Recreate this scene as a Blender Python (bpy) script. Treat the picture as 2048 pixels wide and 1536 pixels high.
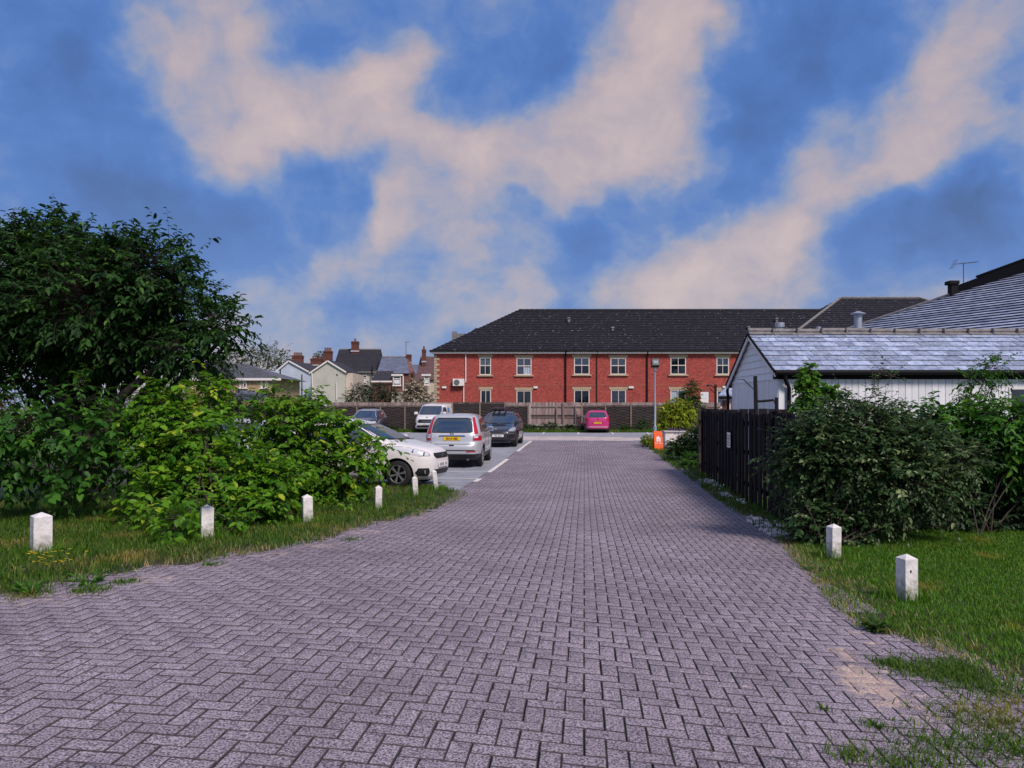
import bpy, bmesh, math, random
import numpy as np
from mathutils import Vector, Matrix
from mathutils.geometry import delaunay_2d_cdt
random.seed(7); RNG = np.random.default_rng(7)
SC = bpy.context.scene
for o in list(bpy.data.objects): bpy.data.objects.remove(o)
COL = SC.collection
R = math.radians

# ------------------------------------------------------------------ camera
F, CX, HY, CZ = 1520.0, 1024.0, 815.0, 1.6       # focal length and horizon measured on the 2048 px photograph
cam = bpy.data.cameras.new('camera'); cam.sensor_width = 36; cam.lens = F / 2048 * 36
cam.shift_y = (HY - 768) / 2048; cam.clip_end = 3000; cam.clip_start = .05
camo = bpy.data.objects.new('camera', cam); COL.objects.link(camo)
camo.location = (0, 0, CZ); camo.rotation_euler = (R(90), 0, 0); SC.camera = camo

# ------------------------------------------------------------------ sun, sky, exposure
SUN_EL, SUN_AZ = R(46), R(146)                    # azimuth clockwise from +Y
sl = bpy.data.lights.new('sun', 'SUN'); sl.energy = 2.5; sl.angle = R(15); sl.color = (1, .87, .80)
so = bpy.data.objects.new('sun', sl); COL.objects.link(so)
sd = Vector((math.sin(SUN_AZ)*math.cos(SUN_EL), math.cos(SUN_AZ)*math.cos(SUN_EL), math.sin(SUN_EL)))
so.rotation_euler = sd.to_track_quat('Z', 'Y').to_euler(); so.location = sd*50 + Vector((0, 20, 0))
SC.view_settings.view_transform = 'Standard'; SC.view_settings.look = 'None'
SC.view_settings.exposure = 0.55; SC.view_settings.gamma = 1.0; SC.view_settings.use_curve_mapping = False
SC.cycles.max_bounces = 6; SC.cycles.transparent_max_bounces = 8

def build_world():
    w = bpy.data.worlds.new('World'); SC.world = w; w.use_nodes = True; w.cycles.sampling_method = 'MANUAL'; w.cycles.sample_map_resolution = 256
    nt = w.node_tree; nt.nodes.clear(); N = nt.nodes.new; L = nt.links.new
    out = N('ShaderNodeOutputWorld'); bg = N('ShaderNodeBackground'); bg.inputs[1].default_value = .1
    sky = N('ShaderNodeTexSky'); sky.sky_type = 'NISHITA'; sky.sun_disc = False
    sky.sun_elevation = SUN_EL; sky.sun_rotation = SUN_AZ; sky.air_density = 1.2; sky.dust_density = .6; sky.ozone_density = 3
    tc = N('ShaderNodeTexCoord')
    def math_(op, a, b=None, c=None):
        n = N('ShaderNodeMath'); n.operation = op
        for i, v in enumerate((a, b, c)):
            if v is None: continue
            if isinstance(v, (int, float)): n.inputs[i].default_value = v
            else: L(v, n.inputs[i])
        return n.outputs[0]
    def vmath(op, a, b=None, sc=None):
        n = N('ShaderNodeVectorMath'); n.operation = op
        for i, v in enumerate((a, b)):
            if v is None: continue
            if isinstance(v, tuple): n.inputs[i].default_value = v
            else: L(v, n.inputs[i])
        if sc is not None: n.inputs['Scale'].default_value = sc
        return n.outputs[1] if op == 'DOT_PRODUCT' else n.outputs[0]
    def noise(vec, scale, detail, rough, col=False):
        n = N('ShaderNodeTexNoise'); n.inputs['Scale'].default_value = scale; n.inputs['Detail'].default_value = detail
        n.inputs['Roughness'].default_value = rough; L(vec, n.inputs['Vector'])
        return n.outputs['Color' if col else 'Fac']
    d0 = vmath('NORMALIZE', tc.outputs['Generated'])
    # stretch the noise so that clouds flatten towards the horizon
    sep = N('ShaderNodeSeparateXYZ'); L(d0, sep.inputs[0])
    zz = math_('ADD', math_('MAXIMUM', sep.outputs[2], 0.0), .45)
    comb = N('ShaderNodeCombineXYZ')
    L(math_('DIVIDE', sep.outputs[0], zz), comb.inputs[0]); L(math_('DIVIDE', sep.outputs[1], zz), comb.inputs[1]); L(sep.outputs[2], comb.inputs[2])
    flat = comb.outputs[0]
    warp = vmath('SUBTRACT', noise(d0, 4.2, 4, .6, True), (.5, .5, .5))
    warp2 = vmath('SUBTRACT', noise(d0, 15, 3, .6, True), (.5, .5, .5))
    d = vmath('NORMALIZE', vmath('ADD', vmath('ADD', d0, vmath('SCALE', warp, None, .16)), vmath('SCALE', warp2, None, .05)))
    # banks of bright cloud (+) and of blue shadowed cloud (-) by direction
    br = ((170,60,75),(230,80,60),(300,50,60),(350,130,60),(270,180,42),(330,165,50),(480,90,36),(450,175,52),(520,225,62),(560,190,60),(640,205,80),(720,180,62),(800,150,62),(850,170,52),(800,60,50),(855,30,40),(700,235,45),
          (420,310,50),(365,340,48),(500,280,42),(560,370,50),(640,370,42),(800,355,85),(900,310,62),(980,285,52),(1060,240,52),(1130,210,52),(1200,170,52),(1180,95,46),(1225,40,40),(1000,195,30),(1262,180,44),(930,355,62),(330,430,60),(760,110,36))
    dk = ((60,150,105),(150,180,85),(200,240,85),(330,230,72),(410,240,56),(440,258,42),(300,125,26),(400,60,42),(640,60,82),(560,105,42),(700,20,62),(960,60,85),(905,120,52),(930,180,50),(1050,40,85),(1160,10,70),(635,280,50),(700,292,44),
          (765,250,46),(850,240,42),(960,235,42),(1055,300,52),(1130,310,54),(1220,290,62),(500,340,52),(450,362,42),(240,330,85),(1235,120,34),(1235,240,40),(30,40,65),(380,270,60))
    blobs = [(x*1.6126, y*1.6126, r*1.6126, .85) for x, y, r in br]+[(x*1.6126, y*1.6126, r*1.6126, -1.0) for x, y, r in dk]
    tot = None
    for px, py, r, a in blobs:
        v = Vector(((px-CX)/F, 1, (HY-py)/F)).normalized(); s = r/F
        dt = vmath('DOT_PRODUCT', d, tuple(v))
        e = math_('EXPONENT', math_('MULTIPLY', math_('SUBTRACT', dt, 1.0), 2.2/(s*s)))
        tot = math_('MULTIPLY', e, a) if tot is None else math_('MULTIPLY_ADD', e, a, tot)
    nz = math_('SUBTRACT', noise(flat, 4.5, 5, .55), .5)
    nf = math_('SUBTRACT', noise(d, 8, 6, .56), .5)
    tot = math_('ADD', math_('TANH', math_('MULTIPLY', tot, .55)), math_('MULTIPLY_ADD', nz, 1.7, math_('MULTIPLY', nf, 2.3)))
    mr = N('ShaderNodeMapRange'); L(tot, mr.inputs[0]); mr.inputs[1].default_value = -1.35; mr.inputs[2].default_value = 1.25
    cr = N('ShaderNodeValToRGB'); L(mr.outputs[0], cr.inputs[0]); el = cr.color_ramp.elements; K = 4.0
    ramp = ((.03, (.40, .84, 2.2)), (.20, (.48, 1.08, 3.0)), (.34, (.58, 1.34, 3.6)), (.45, (1.0, 1.68, 3.65)), (.54, (1.75, 2.15, 3.45)), (.63, (2.65, 2.5, 3.15)), (.73, (3.45, 2.85, 3.05)), (.90, (4.3, 3.42, 3.3)))
    el[0].position = ramp[0][0]; el[1].position = ramp[-1][0]
    for q, (p_, c_) in enumerate(ramp):
        e_ = el[0] if q == 0 else (el[len(el)-1] if q == len(ramp)-1 else el.new(p_)); e_.color = (c_[0]/K, c_[1]/K, c_[2]/K, 1)
    sc_ = vmath('SCALE', cr.outputs[0], None, K)
    # a little of the clear sky shows through; towards the horizon the air pales
    mb = N('ShaderNodeMixRGB'); mb.inputs[0].default_value = .10; L(sc_, mb.inputs[1]); L(sky.outputs[0], mb.inputs[2])
    hz = math_('POWER', math_('SUBTRACT', 1.0, math_('MAXIMUM', sep.outputs[2], 0.0)), 10.0)
    mx = N('ShaderNodeMixRGB'); L(math_('MULTIPLY', hz, .36), mx.inputs[0]); L(mb.outputs[0], mx.inputs[1]); mx.inputs[2].default_value = (2.3, 2.3, 2.95, 1)
    L(mx.outputs[0], bg.inputs[0]); L(bg.outputs[0], out.inputs[0])
build_world()

# ------------------------------------------------------------------ place: ground heights, pixel to ground
_cy = np.array([0, 3.6, 5.1, 6.4, 8.1, 11.1, 13.5, 17, 20, 27, 36, 51, 60, 2000.])
_cc = np.array([1.55, 1.57, 1.59, 1.64, 1.70, 1.80, 1.86, 1.885, 1.88, 1.86, 1.76, 1.70, 1.68, 1.68])
_yy = np.arange(0, 80, .25); _vv = np.interp(_yy, _cy, _cc)
_vv = np.convolve(np.pad(_vv, 8, 'edge'), np.ones(17)/17, 'valid')
def gz(x, y):
    """height of the ground: a shallow dip with a slight cross fall near the entrance"""
    s = np.interp(y, [0, 8, 20], [.072, .072, 0])
    return CZ - np.interp(y, _yy, _vv) - s*2.0*np.tanh((x - .095*np.asarray(y))/2.0)
def P(px, py, Y): return Vector(((px-CX)/F*Y, Y, CZ-(py-HY)/F*Y))
def G(px, py, dz=0):
    """the ground point seen at a pixel"""
    Y = 10.0
    for _ in range(60):
        X = (px-CX)/F*Y
        Y = .5*Y + .5*min((CZ-float(gz(X, Y))-dz)*F/max(py-HY, 4), 300)
    return Vector(((px-CX)/F*Y, Y, float(gz((px-CX)/F*Y, Y))))
PHI = math.atan(.0949)                            # the driveway runs 5.4 degrees right of the view axis
RD = Vector((math.sin(PHI), math.cos(PHI), 0)); RL = Vector((math.cos(PHI), -math.sin(PHI), 0))
def road(a, b, dz=0):
    p = RL*a + RD*b; return Vector((p.x, p.y, float(gz(p.x, p.y))+dz))

# ------------------------------------------------------------------ object helpers
def link(o, parent=None):
    COL.objects.link(o)
    if parent is not None: o.parent = parent
    return o
def tag(o, label=None, cat=None, group=None, kind=None):
    for k, v in (('label', label), ('category', cat), ('group', group), ('kind', kind)):
        if v: o[k] = v
    return o
def empty(name, loc=(0,0,0), rz=0, label=None, cat=None, group=None):
    o = bpy.data.objects.new(name, None); o.location = loc; o.rotation_euler = (0, 0, rz); o.empty_display_size = .2
    COL.objects.link(o); return tag(o, label, cat, group)
def mesh_np(name, v, f, mats, parent=None, smooth=False, attr=None, midx=None):
    v = np.asarray(v, np.float32); f = np.asarray(f, np.int32); k = f.shape[1]
    me = bpy.data.meshes.new(name); me.vertices.add(len(v)); me.vertices.foreach_set('co', v.ravel())
    me.loops.add(f.size); me.loops.foreach_set('vertex_index', f.ravel())
    me.polygons.add(len(f)); me.polygons.foreach_set('loop_start', np.arange(len(f), dtype=np.int32)*k)
    me.polygons.foreach_set('loop_total', np.full(len(f), k, np.int32))
    if midx is not None: me.polygons.foreach_set('material_index', np.asarray(midx, np.int32))
    if smooth: me.polygons.foreach_set('use_smooth', np.ones(len(f), bool))
    me.update(calc_edges=True)
    for m in (mats if isinstance(mats, (list, tuple)) else [mats]): me.materials.append(m)
    if attr is not None:
        a = me.attributes.new('rnd', 'FLOAT', 'POINT'); a.data.foreach_set('value', np.asarray(attr, np.float32))
    return link(bpy.data.objects.new(name, me), parent)
class MB:
    """collects boxes, bars, tubes and lathes and links them as one mesh"""
    def __init__(s): s.v = []; s.f = []; s.m = []
    def add(s, vs, fs, mi=0):
        b = len(s.v); s.v += [tuple(p) for p in vs]; s.f += [tuple(i+b for i in q) for q in fs]; s.m += [mi]*len(fs); return s
    def box(s, c, d, rot=None, mi=0, bev=0.0, taper=1.0):
        x, y, z = (q/2 for q in d); c = Vector(c)
        if bev:
            bv = bmesh.new(); bmesh.ops.create_cube(bv, size=1); bmesh.ops.scale(bv, vec=d, verts=bv.verts)
            if taper != 1:
                for q in bv.verts:
                    if q.co.z > 0: q.co.x *= taper; q.co.y *= taper
            bmesh.ops.bevel(bv, geom=bv.edges[:], offset=bev, segments=2, affect='EDGES', profile=.6)
            bv.verts.ensure_lookup_table(); bv.verts.index_update(); vs = [q.co.copy() for q in bv.verts]; fs = [[q.index for q in f.verts] for f in bv.faces]; bv.free()
        else:
            t = taper
            vs = [Vector(p) for p in ((-x,-y,-z),(x,-y,-z),(x,y,-z),(-x,y,-z),(-x*t,-y*t,z),(x*t,-y*t,z),(x*t,y*t,z),(-x*t,y*t,z))]
            fs = [(3,2,1,0),(4,5,6,7),(0,1,5,4),(1,2,6,5),(2,3,7,6),(3,0,4,7)]
        if rot is not None: vs = [rot @ p for p in vs]
        return s.add([c+p for p in vs], fs, mi)
    def bar(s, a, b, w, h=None, up=(0,0,1), mi=0):
        a, b = Vector(a), Vector(b); d = b-a; l = d.length; x = d.normalized(); u = Vector(up)
        if abs(x.dot(u)) > .98: u = Vector((0, 1, 0))
        y = u.cross(x).normalized(); z = x.cross(y); rot = Matrix((x, y, z)).transposed()
        return s.box((a+b)/2, (l, w, h or w), rot, mi)
    def tube(s, pts, r, n=8, mi=0, cap=True):
        pts = [Vector(p) for p in pts]; rr = r if isinstance(r, (list, tuple)) else [r]*len(pts); b = len(s.v); vs = []; u = None
        for i, p in enumerate(pts):
            t = (pts[min(i+1, len(pts)-1)]-pts[max(i-1, 0)]).normalized()
            if u is None: u = t.orthogonal().normalized()
            u = (u-t*u.dot(t)).normalized(); w = t.cross(u)
            vs += [p+(u*math.cos(2*math.pi*k/n)+w*math.sin(2*math.pi*k/n))*rr[i] for k in range(n)]
        fs = [(i*n+k, i*n+(k+1)%n, (i+1)*n+(k+1)%n, (i+1)*n+k) for i in range(len(pts)-1) for k in range(n)]
        if cap: fs += [tuple(range(n))[::-1], tuple((len(pts)-1)*n+k for k in range(n))]
        return s.add(vs, fs, mi)
    def lathe(s, prof, n=24, axis='Z', c=(0,0,0), mi=0, cap=True):
        vs = []
        for r, h in prof:
            for k in range(n):
                a = 2*math.pi*k/n; p = (r*math.cos(a), r*math.sin(a), h)
                if axis == 'Y': p = (p[0], h, p[1])
                if axis == 'X': p = (h, p[0], p[1])
                vs.append(Vector(p)+Vector(c))
        fs = [(i*n+k, i*n+(k+1)%n, (i+1)*n+(k+1)%n, (i+1)*n+k) for i in range(len(prof)-1) for k in range(n)]
        if cap: fs += [tuple(range(n))[::-1], tuple((len(prof)-1)*n+k for k in range(n))]
        return s.add(vs, fs, mi)
    def prism(s, poly, d, mi=0, mside=None):
        """flat polygon (3D points) extruded along d"""
        n = len(poly); d = Vector(d); vs = [Vector(p) for p in poly]+[Vector(p)+d for p in poly]
        s.add(vs, [tuple(range(n))[::-1], tuple(range(n, 2*n))]+[(i, (i+1)%n, n+(i+1)%n, n+i) for i in range(n)], mi)
        if mside is not None: s.m[-n:] = [mside]*n
        return s
    def build(s, name, mats, parent=None, smooth=None):
        me = bpy.data.meshes.new(name); me.from_pydata(s.v, [], s.f)
        for m in (mats if isinstance(mats, (list, tuple)) else [mats]): me.materials.append(m)
        if len(set(s.m)) > 1: me.polygons.foreach_set('material_index', s.m)
        bm = bmesh.new(); bm.from_mesh(me); bmesh.ops.recalc_face_normals(bm, faces=bm.faces[:]); bm.to_mesh(me); bm.free()
        if smooth: me.polygons.foreach_set('use_smooth', [True]*len(me.polygons)); me.set_sharp_from_angle(angle=R(smooth))
        return link(bpy.data.objects.new(name, me), parent)

# ------------------------------------------------------------------ materials
def M(name, col, col2=None, scale=4, rough=.75, metal=0, bump=0, bscale=40, coat=0, spec=.5, detail=5, lo=.35, hi=.65, vec='pos', stretch=None, island=0, speck=None, stain=0):
    m = bpy.data.materials.new(name); m.use_nodes = True; nt = m.node_tree; b = nt.nodes['Principled BSDF']; N = nt.nodes.new; L = nt.links.new
    b.inputs['Roughness'].default_value = rough; b.inputs['Metallic'].default_value = metal
    b.inputs['Specular IOR Level'].default_value = spec; b.inputs['Coat Weight'].default_value = coat; b.inputs['Coat Roughness'].default_value = .06
    c4 = lambda c: (*c, 1)
    b.inputs['Base Color'].default_value = c4(col)
    if col2 is None and not bump and not island: return m
    g = N('ShaderNodeNewGeometry'); v = g.outputs['Position']
    if vec == 'obj': v = N('ShaderNodeTexCoord').outputs['Object']
    if stretch:
        mp = N('ShaderNodeMapping'); mp.inputs['Scale'].default_value = stretch; L(v, mp.inputs[0]); v = mp.outputs[0]
    cur = None
    if col2 is not None:
        n = N('ShaderNodeTexNoise'); n.inputs['Scale'].default_value = scale; n.inputs['Detail'].default_value = detail; n.inputs['Roughness'].default_value = .6; L(v, n.inputs['Vector'])
        r = N('ShaderNodeValToRGB'); r.color_ramp.elements[0].position = lo; r.color_ramp.elements[1].position = hi
        r.color_ramp.elements[0].color = c4(col); r.color_ramp.elements[1].color = c4(col2); L(n.outputs['Fac'], r.inputs[0]); cur = r.outputs[0]
    if speck:                                     # (colour, scale, threshold)
        n = N('ShaderNodeTexNoise'); n.inputs['Scale'].default_value = speck[1]; n.inputs['Detail'].default_value = 2; L(v, n.inputs['Vector'])
        r = N('ShaderNodeValToRGB'); r.color_ramp.elements[0].position = speck[2]; r.color_ramp.elements[1].position = speck[2]+.04; L(n.outputs['Fac'], r.inputs[0])
        x = N('ShaderNodeMixRGB'); L(r.outputs[0], x.inputs[0]); x.inputs[2].default_value = c4(speck[0])
        if cur is None: x.inputs[1].default_value = c4(col)
        else: L(cur, x.inputs[1])
        cur = x.outputs[0]
    if island:
        oi = N('ShaderNodeObjectInfo'); ad = N('ShaderNodeMath'); ad.operation = 'ADD'; L(g.outputs['Random Per Island'], ad.inputs[0]); L(oi.outputs['Random'], ad.inputs[1])
        fr = N('ShaderNodeMath'); fr.operation = 'FRACT'; L(ad.outputs[0], fr.inputs[0])
        mr = N('ShaderNodeMapRange'); mr.inputs[3].default_value = 1-island; mr.inputs[4].default_value = 1+island; L(fr.outputs[0], mr.inputs[0])
        x = N('ShaderNodeMixRGB'); x.blend_type = 'MULTIPLY'; x.inputs[0].default_value = 1; L(mr.outputs[0], x.inputs[2])
        if cur is None: x.inputs[1].default_value = c4(col)
        else: L(cur, x.inputs[1])
        cur = x.outputs[0]
    if stain:                                     # broad wear and damp marks
        n = N('ShaderNodeTexNoise'); n.inputs['Scale'].default_value = .55; n.inputs['Detail'].default_value = 7; n.inputs['Roughness'].default_value = .65; L(g.outputs['Position'], n.inputs['Vector'])
        mr = N('ShaderNodeMapRange'); mr.inputs[1].default_value = .35; mr.inputs[2].default_value = .65; mr.inputs[3].default_value = 1-stain; mr.inputs[4].default_value = 1+stain; L(n.outputs['Fac'], mr.inputs[0])
        x = N('ShaderNodeMixRGB'); x.blend_type = 'MULTIPLY'; x.inputs[0].default_value = 1; L(cur, x.inputs[1]); L(mr.outputs[0], x.inputs[2]); cur = x.outputs[0]
    if cur is not None: L(cur, b.inputs['Base Color'])
    if bump:
        n = N('ShaderNodeTexNoise'); n.inputs['Scale'].default_value = bscale; n.inputs['Detail'].default_value = 4; L(v, n.inputs['Vector'])
        bp = N('ShaderNodeBump'); bp.inputs['Strength'].default_value = bump; bp.inputs['Distance'].default_value = .02; L(n.outputs['Fac'], bp.inputs['Height']); L(bp.outputs[0], b.inputs['Normal'])
    return m
def leaf_mat(name, c0, c1, c2=None, trans=.3, rough=.45, patch=None):
    """leaves: colour by the stored random value of each leaf, thin enough to let light through"""
    m = bpy.data.materials.new(name); m.use_nodes = True; nt = m.node_tree; N = nt.nodes.new; L = nt.links.new; b = nt.nodes['Principled BSDF']
    a = N('ShaderNodeAttribute'); a.attribute_name = 'rnd'; r = N('ShaderNodeValToRGB')
    r.color_ramp.elements[0].color = (*c0, 1); r.color_ramp.elements[1].color = (*c1, 1); r.color_ramp.elements[1].position = .8 if c2 else 1
    if c2: e = r.color_ramp.elements.new(1); e.color = (*c2, 1)
    L(a.outputs['Fac'], r.inputs[0]); cur = r.outputs[0]
    if patch:                                     # (colour, scale, lo, hi): patches of another colour over the ground
        g = N('ShaderNodeNewGeometry'); n = N('ShaderNodeTexNoise'); n.inputs['Scale'].default_value = patch[1]; n.inputs['Detail'].default_value = 4; L(g.outputs['Position'], n.inputs['Vector'])
        q = N('ShaderNodeMapRange'); q.inputs[1].default_value = patch[2]; q.inputs[2].default_value = patch[3]; L(n.outputs['Fac'], q.inputs[0])
        x = N('ShaderNodeMixRGB'); L(q.outputs[0], x.inputs[0]); L(cur, x.inputs[1]); x.inputs[2].default_value = (*patch[0], 1); cur = x.outputs[0]
    L(cur, b.inputs['Base Color']); b.inputs['Roughness'].default_value = rough; b.inputs['Specular IOR Level'].default_value = .22
    t = N('ShaderNodeBsdfTranslucent'); h = N('ShaderNodeHueSaturation'); h.inputs['Value'].default_value = 1.5; h.inputs['Hue'].default_value = .48; L(cur, h.inputs['Color']); L(h.outputs[0], t.inputs[0])
    x = N('ShaderNodeMixShader'); x.inputs[0].default_value = trans; L(b.outputs[0], x.inputs[1]); L(t.outputs[0], x.inputs[2])
    L(x.outputs[0], nt.nodes['Material Output'].inputs[0]); return m
def brick_mat(name, c1, c2, mortar, scale=1.0, axis='x'):
    m = bpy.data.materials.new(name); m.use_nodes = True; nt = m.node_tree; N = nt.nodes.new; L = nt.links.new; b = nt.nodes['Principled BSDF']
    g = N('ShaderNodeNewGeometry'); s = N('ShaderNodeSeparateXYZ'); L(g.outputs['Position'], s.inputs[0]); c = N('ShaderNodeCombineXYZ')
    ad = N('ShaderNodeMath'); L(s.outputs[0], ad.inputs[0]); L(s.outputs[1], ad.inputs[1]); L(ad.outputs[0], c.inputs[0]); L(s.outputs[2], c.inputs[1])
    t = N('ShaderNodeTexBrick'); t.inputs['Scale'].default_value = scale; t.inputs['Brick Width'].default_value = .225; t.inputs['Row Height'].default_value = .075
    t.inputs['Mortar Size'].default_value = .009; t.inputs['Mortar Smooth'].default_value = .2; t.inputs['Color1'].default_value = (*c1, 1); t.inputs['Color2'].default_value = (*c2, 1); t.inputs['Mortar'].default_value = (*mortar, 1)
    L(c.outputs[0], t.inputs['Vector'])
    n = N('ShaderNodeTexNoise'); n.inputs['Scale'].default_value = 1.2; n.inputs['Detail'].default_value = 6; L(g.outputs['Position'], n.inputs['Vector'])
    mr = N('ShaderNodeMapRange'); mr.inputs[3].default_value = .85; mr.inputs[4].default_value = 1.15; L(n.outputs['Fac'], mr.inputs[0])
    mp = N('ShaderNodeMapping'); mp.inputs['Scale'].default_value = (4.4, 4.4, 12); L(g.outputs['Position'], mp.inputs[0]); n2 = N('ShaderNodeTexNoise'); n2.inputs['Scale'].default_value = 1.0; n2.inputs['Detail'].default_value = 2; L(mp.outputs[0], n2.inputs['Vector'])
    m2 = N('ShaderNodeMapRange'); m2.inputs[1].default_value = .3; m2.inputs[2].default_value = .7; m2.inputs[3].default_value = .72; m2.inputs[4].default_value = 1.28; L(n2.outputs['Fac'], m2.inputs[0]); x0 = N('ShaderNodeMixRGB'); x0.blend_type = 'MULTIPLY'; x0.inputs[0].default_value = 1; L(t.outputs[0], x0.inputs[1]); L(m2.outputs[0], x0.inputs[2])
    x = N('ShaderNodeMixRGB'); x.blend_type = 'MULTIPLY'; x.inputs[0].default_value = 1; L(x0.outputs[0], x.inputs[1]); L(mr.outputs[0], x.inputs[2]); L(x.outputs[0], b.inputs['Base Color'])
    bp = N('ShaderNodeBump'); bp.inputs['Strength'].default_value = .5; bp.inputs['Distance'].default_value = .01; bp.invert = True; L(t.outputs['Fac'], bp.inputs['Height']); L(bp.outputs[0], b.inputs['Normal'])
    b.inputs['Roughness'].default_value = .85; return m
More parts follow.
